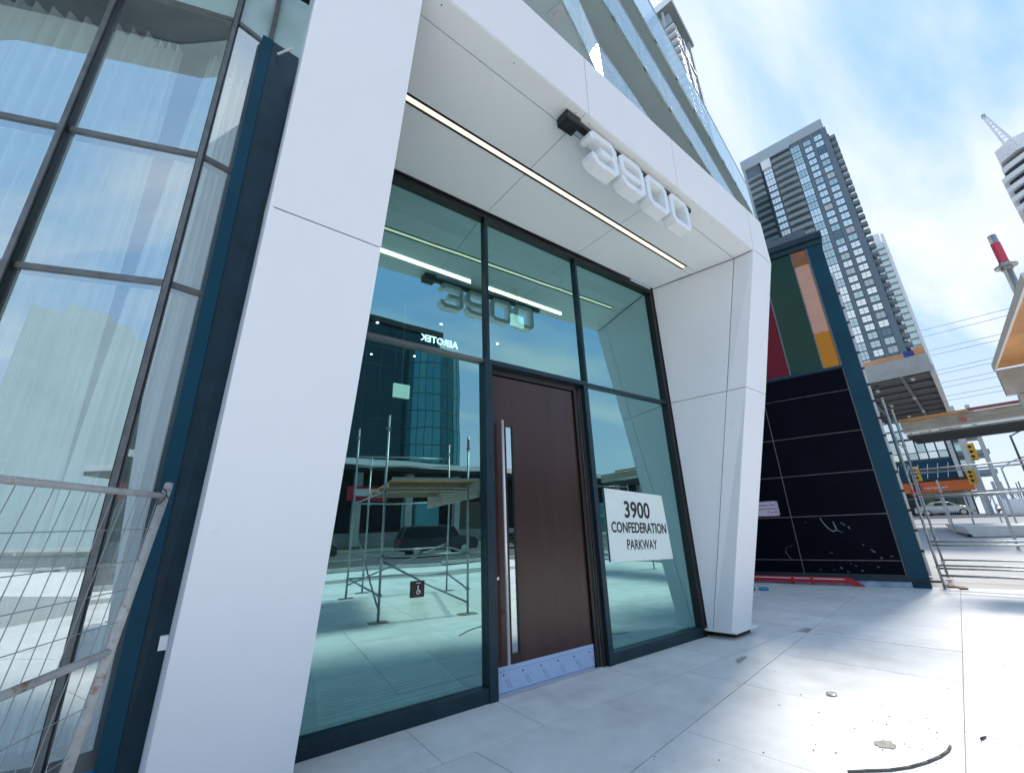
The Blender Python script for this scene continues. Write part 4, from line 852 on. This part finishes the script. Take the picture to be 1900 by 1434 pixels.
# masonry strip and edge flashing behind the clad block corner
EB = thing('unfinished_wall_edge', (16, 3.6, 0), 'thin raw wall edge with silver flashing seen just past the teal corner trim', 'wall')
ez = uv((15.2, 3.32, 0), 104)
blk(EB, 'raw_wall', ez, 0, 2.5, 0, 5, .05, 8.8, mat('raw_block', (.30, .31, .32), .8, var=.3, vscale=3))
blk(EB, 'flashing', ez, -.05, -.001, .0, .06, .05, 8.9, mat('silver_flashing', (.62, .64, .64), .35, metal=.6))
for k in range(16): blk(EB, 'fixing_clip', ez, -.055, .02, -.02, -.001, .6 + k * .5, .66 + k * .5, BLACK)

# ------------------------------------------------------------------ towers
def window_mesh(w_, h_, nx, nz, m1, m2, nm='window'):
    b = MB(); fr = .10
    b.cur = 0; b.box((0, .0, 0), (w_, .06, h_))
    b.cur = 1
    for i in range(nx):
        for j in range(nz):
            cw = (w_ - fr) / nx; chh = (h_ - fr) / nz; hh = chh
            b.box((-w_ / 2 + fr / 2 + cw * (i + .5), -.045, -h_ / 2 + fr / 2 + chh * (j + .5)), (cw - fr, .02, hh - fr))
    me = bpy.data.meshes.new(nm); me.from_pydata(b.v, [], b.f); me.materials.append(m1); me.materials.append(m2); me.polygons.foreach_set('material_index', b.m); return me
def put(me, name, root, fn, s, d, z, ang):
    o = bpy.data.objects.new(name, me); COL.objects.link(o); o.parent = root; o.location = Vector(fn(s, d, z)) - Vector(root.location); o.rotation_euler = (0, 0, ang); return o
WFR = mat('window_frame_grey', (.10, .13, .15), .5); WFW = mat('window_frame_white', (.62, .66, .66), .5)
T1 = thing('apartment_tower', (164, 25, 0), 'tall grey tower of many square windows with stacked balconies, nearest high-rise on the right', 'tower')
t1 = uv((164, 25.0, 0), 101); AN1 = R(101) - pi         # local x of window along the face, -y outward
blk(T1, 'wall', t1, 0, 27.4, .3, 16, 20, 137.3, GREY)
blk(T1, 'roof_parapet', t1, -.2, 27.6, -.1, 16.2, 137.35, 141.5, GREY2)
blk(T1, 'pier', t1, -.6, 1.0, -.2, .28, 40, 137.2, GREY); blk(T1, 'pier', t1, 3.5, 4.35, -.1, .29, 40, 137.25, GREY); blk(T1, 'pier', t1, 7.0, 7.85, -.1, .29, 40, 137.2, GREY)
blk(T1, 'pier', t1, 20.95, 21.45, -.5, .28, 46, 137.3, FRAME); blk(T1, 'pier', t1, 26.5, 27.4, -.2, .28, 46, 137.3, GREY2)
wA = window_mesh(2.45, 2.15, 2, 2, WFR, WG); wB = window_mesh(2.45, 2.15, 2, 2, WFR, WGD); wC = window_mesh(3.0, 2.75, 3, 2, WFR, WGD); wD = window_mesh(3.0, 2.75, 3, 2, WFR, WG); wE = window_mesh(2.9, 2.1, 3, 2, TEAL, WG)
rnd = random.Random(21)
FL = 2.93
WGX = winglass('window_glass_dark', (0.13, 0.20, 0.22), 0.15); wX = window_mesh(2.45, 2.15, 2, 2, WFR, WGX); wY = window_mesh(2.45, 2.15, 2, 1, WFR, mat('window_blind', (.55, .57, .54), .6))
def pick():
    q = rnd.random(); return wA if q < .56 else wB if q < .80 else wX if q < .90 else wY
for f in range(31):
    z = 134.3 - FL * f
    put(pick(), 'window', T1, t1, 2.25, .26, z, AN1); put(pick(), 'window', T1, t1, 5.68, .26, z, AN1)
    put(wD if rnd.random() < .5 else wC, 'window', T1, t1, 9.45, .24, z, AN1)
    if f < 17: put(wE if f > 3 else wD, 'window', T1, t1, 19.35, .24, z, AN1)
blk(T1, 'balcony_recess', t1, 11.1, 17.6, .20, .29, 60, 136.2, BDARK); blk(T1, 'balcony_recess', t1, 21.5, 26.4, .20, .29, 60, 132.5, BDARK)
blk(T1, 'pale_crown', t1, 10.9, 26.5, -.6, .28, 136.25, 137.3, GREY2); blk(T1, 'pale_crown', t1, 17.7, 21.1, -.5, .20, 132.2, 136.2, WHITE)
sb1 = None
def slabm(w_, z0, z1, dep, nm, m): 
    me = bpy.data.meshes.new(nm); b = MB().box((0, 0, 0), (w_, dep, .34)); b.cur = 1; b.box((0, -dep / 2 - .02, .62), (w_ - .1, .04, .86)); me.from_pydata(b.v, [], b.f); me.materials.append(m[0]); me.materials.append(m[1]); me.polygons.foreach_set('material_index', b.m); return me
RAILM = mat('balcony_rail_grey', (.14, .19, .205), .5); RAILD = mat('balcony_rail_teal', (.06, .11, .12), .3, metal=.3)
bm1 = slabm(6.3, 0, 0, 1.7, 'balcony', (GREY2, RAILM)); bm2 = slabm(4.9, 0, 0, 1.7, 'balcony', (GREY2, RAILM)); bm3 = slabm(4.9, 0, 0, 1.7, 'balcony', (GREY, RAILD)); bm4 = slabm(1.9, 0, 0, 2.2, 'balcony', (GREY, RAILM))
for f in range(19):
    z = 132.9 - FL * f
    put(bm1, 'balcony', T1, t1, 14.25, -.66, z, AN1)
    if f > 0: put(bm2 if f < 5 else bm3, 'balcony', T1, t1, 24.0, -.66, z, AN1)
for f in range(30): put(bm4, 'balcony', T1, t1, -1.45, 1.4, 131.5 - FL * f, AN1)
blk(T1, 'balcony_recess', t1, -.9, -.01, .5, 3, 42, 134, BDARK)

T2 = thing('apartment_tower', (230, 28.4, 0), 'second pale tower with a white edge strip, stepping down behind the grey one', 'tower')
t2 = uv((230, 28.4, 0), 101)
blk(T2, 'wall', t2, 0, 20, .3, 16, 10, 118, WHITE); blk(T2, 'white_strip', t2, -.2, .9, -.2, .28, 10, 121.5, WHITE); blk(T2, 'roof_box', t2, 1.2, 4.0, .8, 8, 118.02, 123, WHITE)
blk(T2, 'glass_band', t2, .95, 3.6, .1, .29, 10, 117.5, WGD); blk(T2, 'pier', t2, 3.65, 4.4, -.1, .28, 10, 119, WHITE); blk(T2, 'recess', t2, 4.45, 6.6, .1, .29, 10, 118, BDARK)
bm5 = slabm(2.7, 0, 0, .9, 'balcony', (GREY2, WGD)); bm6 = slabm(2.0, 0, 0, .9, 'balcony', (WHITE, RAILM))
for f in range(36):
    z = 114.5 - 2.93 * f; put(bm5, 'balcony', T2, t2, 2.3, -.2, z, AN1); put(bm6, 'balcony', T2, t2, 5.5, -.3, z, AN1)

T3 = thing('apartment_tower', (85, 34.2, 0), 'high tower with a projecting flat roof rising behind the glass balconies', 'tower')
t3 = uv((85, 34.2, 0), 101)
blk(T3, 'wall', t3, .3, 14, .3, 13.5, 20, 132.5, GREY); 
blk(T3, 'upper_storey', t3, 1.2, 14, 1.2, 11, 132.55, 139.0, GREY2)
blk(T3, 'roof_slab', t3, -.6, 15, -1.0, 15.5, 139.05, 141.4, GREYD); blk(T3, 'roof_edge', t3, -.75, 15, -1.1, -1.001, 139.0, 141.5, WHITE)
blk(T3, 'end_pier', t3, .0, .9, 12.6, 14.6, 20, 138.9, GREY2); blk(T3, 'end_pier', t3, 2.2, 2.8, -.3, .28, 100, 139, GREY2)
bm7 = slabm(3.0, 0, 0, 1.3, 'balcony', (WHITE, RAILM))
for f in range(16): put(bm7, 'balcony', T3, t3, 1.6, -.3, 130.5 - 2.95 * f, AN1)
wF = window_mesh(1.5, 1.9, 1, 2, mat('window_frame_pale', (.50, .53, .56), .5), mat('blue_black_glass', (.03, .045, .075), .45))
for f in range(22):
    z = 130.2 - 2.95 * f
    for k in range(7):
        d = 1.3 + k * 1.62
        o = put(wF, 'window', T3, t3, .27, d, z, R(11))
blk(T3, 'rib', t3, -.02, .28, 6.0, 6.25, 40, 132, WHITE)
for k in range(5): blk(T3, 'rib', t3, .0, .28, .5, 12.4, 124 - k * 14.7, 124.35 - k * 14.7, WHITE)

T4 = thing('apartment_tower', (164, -6.5, 0), 'white tower with folded balcony edges cut by the right edge of the photo', 'tower')
b = MB()
def zz(y0, dx, z0, z1, name, m, out_=0):
    P = [(164 - out_, -5.2 - .5), (162.5 - out_, -7.3), (159.5 - out_, -11.5), (158.5 - out_, -24), (175, -24), (175, -6)]
    build(name, MB().slab([(x, y - dx, z0) for x, y in P], (0, 0, z1 - z0)), m, T4)
zz(0, 1.0, 20, 90.5, 'core', BDARK)
for f in range(22): zz(0, -.0 + (.8 if f % 5 == 0 else 0), 88.6 - f * 3.1, 90.0 - f * 3.1, 'balcony_band', WHITE, .6)
build('crown', MB().slab([(163, -6.8, 91.5), (160, -10, 91.5), (160, -24, 91.5), (175, -24, 91.5), (175, -7, 91.5)], (0, 0, 4)), WHITE, T4)
CR = thing('tower_mast', (158, -8.6, 94), 'white lattice crane poking up from the tower at the right edge', 'mast')  # tapered mast on the tower top, built as a plain lattice
b = MB(); a0 = Vector((158, -9.6, 92)); a1 = Vector((158, -7.9, 104)); 
for (u, v) in ((-.8, -.8), (.8, -.8), (.8, .8), (-.8, .8)): b.tube(a0 + Vector((u, v, 0)), a1 + Vector((u * .3, v * .3, 0)), .17, 5)
for k in range(9):
    t0, t1_ = k / 9, (k + 1) / 9; p, q = a0.lerp(a1, t0), a0.lerp(a1, t1_); b.tube(p + Vector((-.45, -.45, 0)), q + Vector((.4, .45, 0)), .08, 4); b.tube(p + Vector((-.45, .45, 0)), q + Vector((.4, -.45, 0)), .08, 4)
build('lattice', b, WHITE, CR); build('tip', MB().box((158, -7.8, 104.4), (.9, .8, .8)), GREY2, CR)
LBD = thing('low_block', (120, -2, 0), 'distant white apartment block with dark windows under the orange plywood deck', 'building')
l5 = uv((120, 5.6, 0), 92)
blk(LBD, 'wall', l5, -30, 0, .3, 12, 1.2, 24.2, GREY2); blk(LBD, 'roof_edge', l5, -30, .3, -.1, 12, 24.3, 25.4, WHITE)
wG = window_mesh(1.7, 1.5, 1, 1, WFW, BDARK)
for f in range(7):
    for k in range(10): put(wG, 'window', LBD, l5, -1.6 - k * 2.6, .22, 22.6 - f * 3.0, R(92) - pi)

# ------------------------------------------------------------------ shop block across the street
SH = thing('corner_shop_block', (76, 10, 1), 'teal glazed podium with a long orange shop fascia across the street', 'building')
sq = uv((76, 10.2, 0), 99)
blk(SH, 'wall', sq, 0, 30, .5, 18, 1.0, 14.6, mat('podium_dark', (.03, .06, .075), .4))
blk(SH, 'white_column', sq, -1.2, -.5, -.3, .4, 1.2, 14.5, CONC_L); blk(SH, 'white_column', sq, .2, .6, -.5, .1, 1.2, 14.5, CONC_L); blk(SH, 'white_column', sq, -2.6, -2.2, .6, 1.2, 1.2, 14.5, CONC_L)
for k in range(5): blk(SH, 'floor_band', sq, -2.8, .0, .9, 8, 3.6 + k * 2.4, 4.1 + k * 2.4, GREY2)
blk(SH, 'dark_band', sq, .6, 30, .2, .48, 5.6, 8.1, TEAL); blk(SH, 'orange_fascia', sq, -.4, 7.2, -.8, .45, 4.15, 5.45, ORANGE); blk(SH, 'red_fascia', sq, 7.25, 8.4, -.8, .45, 4.0, 5.5, RED)
blk(SH, 'black_canopy', sq, -.6, 7.4, -.9, .45, 5.5, 5.75, BLACK)
for k in range(7): # slanted white lines on the dark band
    s = 1.0 + k * .95; build('slanted_line', MB().slab([sq(s + .5, .17, 5.9), sq(s + .56, .17, 5.9), sq(s + .12, .17, 7.7), sq(s + .06, .17, 7.7)], (.02, 0, 0)), WHITE, SH)
for j, (z0, z1) in enumerate(((8.4, 9.2), (9.3, 10.9), (11.2, 12.2), (12.4, 13.6))):
    for k in range(9): blk(SH, 'window_pane', sq, .8 + k * .95, 1.6 + k * .95, .38, .48, z0, z1, WG if (j + k) % 3 else WGD)
for k in range(8): blk(SH, 'shop_window', sq, .7 + k * .95, 1.5 + k * .95, .38, .48, 1.4, 4.0, WGT if k % 3 else mat('shop_green', (.05, .12, .06), .3))
# the shop's emblem and the tops of its white letters
b = MB()
for k, (s, w_, h_) in enumerate(((3.95, .18, .22), (3.62, .26, .20), (3.28, .24, .22), (2.95, .26, .20), (2.62, .18, .22), (2.30, .26, .20), (1.98, .20, .22))):
    if k in (1, 3, 5):
        for a, c in ((-.5, -.3), (.3, .5)): b.hexa([sq(s + a * w_, -.83, 4.5), sq(s + c * w_, -.83, 4.5), sq(s + c * w_, -.81, 4.5), sq(s + a * w_, -.81, 4.5), sq(s + a * w_, -.83, 4.5 + h_), sq(s + c * w_, -.83, 4.5 + h_), sq(s + c * w_, -.81, 4.5 + h_), sq(s + a * w_, -.81, 4.5 + h_)])
    b.hexa([sq(s - w_ / 2, -.83, 4.5 + h_ * .7), sq(s + w_ / 2, -.83, 4.5 + h_ * .7), sq(s + w_ / 2, -.81, 4.5 + h_ * .7), sq(s - w_ / 2, -.81, 4.5 + h_ * .7), sq(s - w_ / 2, -.83, 4.52 + h_), sq(s + w_ / 2, -.83, 4.52 + h_), sq(s + w_ / 2, -.81, 4.52 + h_), sq(s - w_ / 2, -.81, 4.52 + h_)])
build('lettering', b, WHITE, SH)
blk(SH, 'emblem', sq, 4.35, 5.0, -.85, -.81, 4.35, 5.25, BLACK); build('emblem_mark', MB().slab([sq(4.85, -.87, 4.5), sq(4.6, -.87, 5.15), sq(4.5, -.87, 4.9), sq(4.55, -.87, 4.4)], (.01, 0, 0)), WHITE, SH); build('emblem_mark', MB().slab([sq(4.45, -.87, 4.45), sq(4.1, -.87, 5.2), sq(4.0, -.87, 5.2), sq(4.1, -.87, 4.5)], (.01, 0, 0)), PINK, SH)

# ------------------------------------------------------------------ cars
def car(name, label, cat, loc, rz, paint, L_=4.7, H_=1.45, suv=False, group=None):
    c = thing(name, (0, 0, 0), label, cat, group)
    Wd = .88
    prof = [(-L_ / 2, .45), (-L_ / 2 + .03, .78), (-L_ / 2 + .25, .95), (-L_ / 2 + .95, 1.02), (-L_ / 2 + 1.5, H_ - .05), (-.1, H_), (.55, H_ - .06), (1.25, 1.0), (L_ / 2 - .35, .86), (L_ / 2 - .04, .68), (L_ / 2, .42), (L_ / 2 - .08, .28), (-L_ / 2 + .05, .28)]
    if suv: prof = [(-L_ / 2, .5), (-L_ / 2 + .03, 1.0), (-L_ / 2 + .12, 1.1), (-L_ / 2 + .35, H_ - .08), (-L_ / 2 + .7, H_), (.3, H_), (.95, 1.12), (L_ / 2 - .25, .98), (L_ / 2 - .02, .80), (L_ / 2, .45), (L_ / 2 - .08, .32), (-L_ / 2 + .05, .32)]
    b = MB(); n = len(prof); rows = []
    for (y, k) in ((-Wd, 0), (-Wd + .06, 1), (Wd - .06, 1), (Wd, 0)):
        rows.append([(x * (.985 if not k else 1), y * (1 if z < 1.0 else .80 + .2 * 0) if True else y, z - (.03 if not k and z > .9 else 0)) for x, z in prof])
    for r_ in rows: b.v += r_
    for a in range(3):
        for i in range(n): j = (i + 1) % n; b.f.append((a * n + i, a * n + j, (a + 1) * n + j, (a + 1) * n + i)); b.m.append(0)
    b.f.append(tuple(range(n - 1, -1, -1))); b.f.append(tuple(3 * n + i for i in range(n))); b.m += [0, 0]
    build('body', b, paint, c, smooth=False, bevel=.03)
    top = [p for p in prof if p[1] > 1.04]
    for sy in (-1, 1):
        y = sy * (Wd * .80 + .012); x0, x1 = top[0][0], top[-1][0]
        q = [(x0 + .12, y, 1.05), (x1 + .35, y, 1.03), (x1 - .10, y, H_ - .12), (x0 + .35, y, H_ - .12)]
        build('side_window', MB().slab(q if sy < 0 else q[::-1], (0, -sy * .02, 0)), CARGL, c)
    for x in (-L_ * .29, L_ * .31):
        for sy in (-1, 1):
            y = sy * (Wd - .10); w_ = build('wheel', MB().tube((x, y - .11, .33), (x, y + .11, .33), .33, 20), TYRE, c)
            build('rim', MB().tube((x, y + sy * .112, .33), (x, y + sy * .118, .33), .22, 10), STEEL, w_)
    for sy in (-1, 1):
        build('headlight', MB().box((L_ / 2 - .13, sy * .66, .70), (.22, .32, .13)), LAMPM, c); build('tail_light', MB().box((-L_ / 2 + .03, sy * .68, .85), (.08, .3, .14)), RED, c)
    c.location = loc; c.rotation_euler = (0, 0, rz); return c
car('parked_car', 'champagne saloon car driving past beneath the orange shop fascia', 'car', (66, 11.4, 1.36), R(-85), GOLD)
car('parked_car', 'dark car far down the road by the bare trees at right', 'car', (112, 12.0, 1.40), R(-170), CARD, 4.6, 1.5)
car('parked_car', 'black sport utility vehicle reflected beside the scaffold posts', 'car', (12.2, -17.2, ramp(12.2, -17.2) + .01), GA, CARD, 4.8, 1.75, True)
car('parked_car', 'black car reflected further right in the entrance glass', 'car', (20.6, -17.6, ramp(20.6, -17.6) + .01), GA, CARD, 4.6, 1.5)
car('parked_car', 'dark vehicle reflected at the left of the entrance glass', 'car', (4.0, -18.0, ramp(4, -18) + .01), GA, CARD, 4.9, 1.8, True)

# ------------------------------------------------------------------ signals, lamps, poles
def signal(x, y, z, rz, label, h_=1.35, back=False):
    t_ = thing('traffic_signal', (x, y, z), label, 'traffic light', 'yellow traffic signals at the crossing')
    c, s = cos(rz), sin(rz)
    build('housing', MB().box((x, y, z), (.42, .40, h_), rz), YEL, t_, bevel=.03); build('backboard', MB().box((x + .12 * c, y + .12 * s, z), (.04, .66, h_ + .25), rz), YEL, t_)
    if not back:
        for k in range(3):
            zz_ = z + (k - 1) * h_ / 3.1; p = Vector((x - .30 * c, y - .30 * s, zz_)); build('visor', MB().tube(p, p + Vector((.12 * c, .12 * s, 0)), .15, 10, .17), BLACK, t_)
    return t_
def pole(name, x, y, z0, z1, r, label, cat, arm=None, m=GALV):
    t_ = thing(name, (x, y, z0), label, cat)
    build('shaft', MB().tube((x, y, z0), (x, y, z1), r, 8, r * .6), m, t_)
    if arm:
        pts = [(x, y, z1 - .1)] + [(x + arm[0] * k / 5, y + arm[1] * k / 5, z1 - .1 + arm[2] * sin(k / 5 * pi / 2)) for k in range(1, 6)]
        build('arm', MB().path(pts, r * .5, 6), m, t_); build('lamp_head', MB().box(pts[-1], (.3, .7, .14)), m, t_)
    return t_
signal(66, 12.7, 5.95, 0, 'yellow three lamp signal in front of the slanted white lines')
signal(66, 7.75, 7.7, 0, 'large yellow signal high on the pole at right', 1.6); signal(66, 8.45, 5.2, 0, 'yellow signal with backboard at the end of the orange fascia')
pole('signal_pole', 66, 7.95, 1.35, 8.3, .16, 'grey signal pole right of the orange fascia', 'pole')
pole('signal_pole', 66.2, 13.1, 1.35, 7.0, .12, 'thin grey pole carrying the signal before the podium', 'pole')
pole('street_lamp', 66, 6.15, 1.37, 5.8, .10, 'street lamp with a curved arm above the low traffic at right', 'street lamp', (.2, -1.8, .9))
pole('street_lamp', 60, 4.25, 1.37, 8.2, .12, 'taller street lamp crossing the right edge of the photo', 'street lamp', (.2, -1.6, .6), BARK)
for k in range(7): pole('utility_pole', 105 + k * 11, 10.6 + k * 1.1 - (k % 2) * 2.2, 1.4, 7.2 - (k % 3) * .7, .13, 'thin dark pole among the far bare trees, ' + ORD[k] + ' nearest along the road', 'pole', None, BARK)['group'] = 'thin poles along the far road'
# bare far trees
def tree(x, y, z, h_, seed):
    t_ = thing('bare_tree', (x, y, z), 'leafless dark tree beyond the crossing, ' + ORD[seed] + ' from the left in its row', 'tree', 'bare trees beyond the crossing'); rn = random.Random(seed)
    build('trunk', MB().tube((x, y, z), (x, y, z + h_ * .4), .18, 6, .10), BARK, t_)
    b = MB()
    def br(p, d, ln, r, lev):
        q = p + d * ln; b.tube(p, q, r, 4, r * .6, cap=False)
        if lev < 4:
            for _ in range(3): br(q, (d + Vector((rn.uniform(-.6, .6), rn.uniform(-.6, .6), rn.uniform(-.1, .5)))).normalized(), ln * .72, r * .6, lev + 1)
    for _ in range(3): br(Vector((x, y, z + h_ * .38)), Vector((rn.uniform(-.4, .4), rn.uniform(-.4, .4), 1)).normalized(), h_ * .22, .08, 0)
    build('crown', b, BARK, t_)
for k in range(7): tree(140 + (k % 3) * 6, 19.5 - k * 2.1, 1.4, 4.0 + (k * 37 % 5) * .4, k)
# planter, boards, mesh fence and rails in the middle distance
def zr(x, y): return ramp(x, y) - .02
PL = thing('stone_bench', (31, 4.6, zr(31, 4.6)), 'long low pale concrete bench beyond the scaffold tubes', 'bench')
b = MB(); z = zr(31, 5)
b.hexa([(30.2, 4.55, z), (31.5, -3, z), (33.2, -3, z), (38, 6.6, z + .1), (30.2, 4.75, z + .46), (31.5, -3, z + .46), (33.2, -3, z + .46), (38, 6.8, z + .5)]); build('body', b, CONC_L, PL)
build('shadow_gap', MB().slab([(30.15, 4.6, z + .002), (38, 6.7, z + .002), (38, 6.8, z + .002), (30.15, 4.75, z + .002)], (0, 0, .10)), BLACK, PL)
WBX = tag(build('white_hoarding', MB().box((58, 5.4, 1.95), (.1, 1.7, 1.25)), WHITE), 'plain white hoarding board standing by the road at right', 'board')
MF = thing('mesh_fence', (40, 6, 1), 'see-through galvanised mesh fence across the far pavement', 'fence')
xs = [(41, 9.4), (40.6, 7.0), (40.2, 4.6), (39.8, 2.2), (39.4, -.2)]
for (x, y) in xs: build('post', MB().tube((x, y, ramp(x, y) - .03), (x, y, ramp(x, y) + 1.9), .035, 8), GALV, MF)
for k in range(4):
    a, c = xs[k], xs[k + 1]
    for z in (.15, 1.85): build('rail', MB().tube((a[0], a[1], ramp(*a) + z), (c[0], c[1], ramp(*c) + z), .022, 6), GALV, MF)
    b = MB()
    for q in range(1, 24): x = a[0] + (c[0] - a[0]) * q / 24; y = a[1] + (c[1] - a[1]) * q / 24; b.tube((x, y, ramp(x, y) + .15), (x, y, ramp(x, y) + 1.85), .004, 3, cap=False)
    tag(build('mesh', b, GALV, MF), kind='stuff')
for k, (x, y, h_) in enumerate(((33.0, 5.6, 3.3), (34.5, 5.0, 2.4), (36.0, 3.6, 3.1), (24.0, 2.6, 2.6))):
    tag(build('steel_post', MB().tube((x, y, ramp(x, y) - .03), (x, y, h_), .045, 8), GALV), ('first', 'second', 'third', 'nearest')[k] + ' slim steel post beyond the scaffold, counted along the pavement from the left', 'post', 'slim steel posts beyond the scaffold')

# ------------------------------------------------------------------ power lines
for k, (zl_, zr_) in enumerate(((84.0, 81.6), (80.8, 79.6), (73.8, 72.4), (71.3, 70.6), (63.9, 65.2), (62.0, 63.2), (58.0, 59.0), (55.8, 57.0), (51.8, 53.0), (49.8, 50.9))):
    pts = []
    for i in range(13): t_ = i / 12; y = 70 - 190 * t_; pts.append((262, y, zl_ + (zr_ - zl_) * (33 - y) / 27 * .35 - 1.5 * sin(pi * t_)))
    tag(build('power_line', MB().path(pts, .11, 4), mat('cable_grey', (.18, .21, .25), .6)), ('upper' if k % 2 == 0 else 'lower') + ' cable of the ' + ('topmost', 'second', 'middle', 'fourth', 'lowest')[k // 2] + ' pair of power lines right of the towers', 'power line', 'power lines beyond the towers')

# ------------------------------------------------------------------ the street side, seen in the glass
OB = thing('office_building', (18, -52, 0), 'dark glass office block with a lit rooftop name, mirrored in the entrance glass', 'building')
def wbox(root, name, a, c, m): return build(name, MB().box2(a, c), m, root)
wbox(OB, 'wall', (-4, -68, 1), (29, -52, 33), WGT); wbox(OB, 'roof_edge', (-4.5, -68.5, 33.02), (29.4, -51.5, 34), BLACK)
for k in range(11): wbox(OB, 'floor_line', (-4, -51.99, 3.6 + k * 2.8), (23.2, -51.93, 3.75 + k * 2.8), mat('mullion_teal', (.03, .07, .07), .4))
for k in range(12): wbox(OB, 'mullion', (-3 + k * 2.2, -51.985, 3), (-2.88 + k * 2.2, -51.95, 32.8), MATS['mullion_teal'])
b = MB(); cyl = []
for i in range(13): a = pi - pi * i / 12; cyl.append((27.8 + 4.6 * cos(a), -52.2 + 3.4 * abs(sin(a)), 1))
build('curved_bay', MB().slab(cyl, (0, 0, 28.6)), WGT2, OB)
for k in range(11): build('floor_line', MB().slab([(27.8 + (x - 27.8) * 1.006, -52.2 + (y + 52.2) * 1.01, 3.4 + k * 2.6) for x, y, _ in cyl], (0, 0, .12)), MATS['mullion_teal'], OB)
for i in range(1, 12, 1): x, y, _ = cyl[i]; build('mullion', MB().tube((x, y + .02, 2), (x, y + .02, 29.5), .05, 4), MATS['mullion_teal'], OB)
text_mesh(OB, 'lettering', 'AEROTEK', mat('sign_letters', (.7, .72, .72), .5, emit=(1, 1, 1, .4)), 1.65, (27.4, -48.60, 30.1), (-1, 0, 0), (0, 0, 1), extrude=.08, bold=.02, sx=.92)
RT = thing('street_podium', (15, -26, 0), 'low retail podium with a dark arcade and pale columns, mirrored in the entrance glass', 'building')
wbox(RT, 'roof_slab', (-30, -38, 6.6), (60, -27, 7.3), BDARK); wbox(RT, 'roof_edge', (-30, -27, 6.9), (60, -26.8, 7.35), WHITE); wbox(RT, 'back_wall', (-30, -38, .5), (60, -34, 6.6), BDARK)
for k in range(16): wbox(RT, 'column', (-22 + k * 4.6, -29.2, .6), (-21.4 + k * 4.6, -28.6, 6.6), CONC_L)
for k in range(10):
    if k % 3 != 1: wbox(RT, 'shop_window', (-16 + k * 6.5, -33.98, 1.4), (-12 + k * 6.5, -33.9, 4.6), WGT2 if k % 2 else mat('shop_lit', (.28, .26, .18), .4))
wbox(RT, 'red_sign', (9.5, -28.4, 4.2), (13, -28.2, 5.4), RED); wbox(RT, 'white_sign', (10, -28.19, 4.6), (12.1, -28.15, 5.2), WHITE); wbox(RT, 'low_wall', (-10, -30.4, .5), (50, -30.1, 1.7), CONC_B)
TW = thing('apartment_tower', (-108, -95, 0), 'pale blue high-rise mirrored in the left curtain wall', 'tower')
tw = uv((-88, -112, 0), 135)
PALE = mat('pale_blue_facade', (.30, .40, .44), .5, var=.1, vscale=.1)
blk(TW, 'wall', tw, 0, 15, -.3, 14, 0, 50, PALE); blk(TW, 'wall', tw, 15.05, 33, -2.0, 14, 0, 53, PALE)
blk(TW, 'roof_box', tw, 4, 12, 2, 9, 50.05, 54, PALE); blk(TW, 'roof_box', tw, 20, 28, 2, 9, 53.05, 57, PALE)
b = MB()
for f in range(17):
    for k in range(5): b.hexa([tw(1 + k * 2.8, -.42, 2 + f * 2.9), tw(3 + k * 2.8, -.42, 2 + f * 2.9), tw(3 + k * 2.8, -.31, 2 + f * 2.9), tw(1 + k * 2.8, -.31, 2 + f * 2.9), tw(1 + k * 2.8, -.42, 3.8 + f * 2.9), tw(3 + k * 2.8, -.42, 3.8 + f * 2.9), tw(3 + k * 2.8, -.31, 3.8 + f * 2.9), tw(1 + k * 2.8, -.31, 3.8 + f * 2.9)])
    for k in range(6): b.hexa([tw(16 + k * 2.8, -2.12, 2 + f * 2.9), tw(18.2 + k * 2.8, -2.12, 2 + f * 2.9), tw(18.2 + k * 2.8, -2.01, 2 + f * 2.9), tw(16 + k * 2.8, -2.01, 2 + f * 2.9), tw(16 + k * 2.8, -2.12, 3.8 + f * 2.9), tw(18.2 + k * 2.8, -2.12, 3.8 + f * 2.9), tw(18.2 + k * 2.8, -2.01, 3.8 + f * 2.9), tw(16 + k * 2.8, -2.01, 3.8 + f * 2.9)])
tag(build('window_grid', b, mat('pale_window', (.08, .14, .16), .3), TW), kind='stuff')
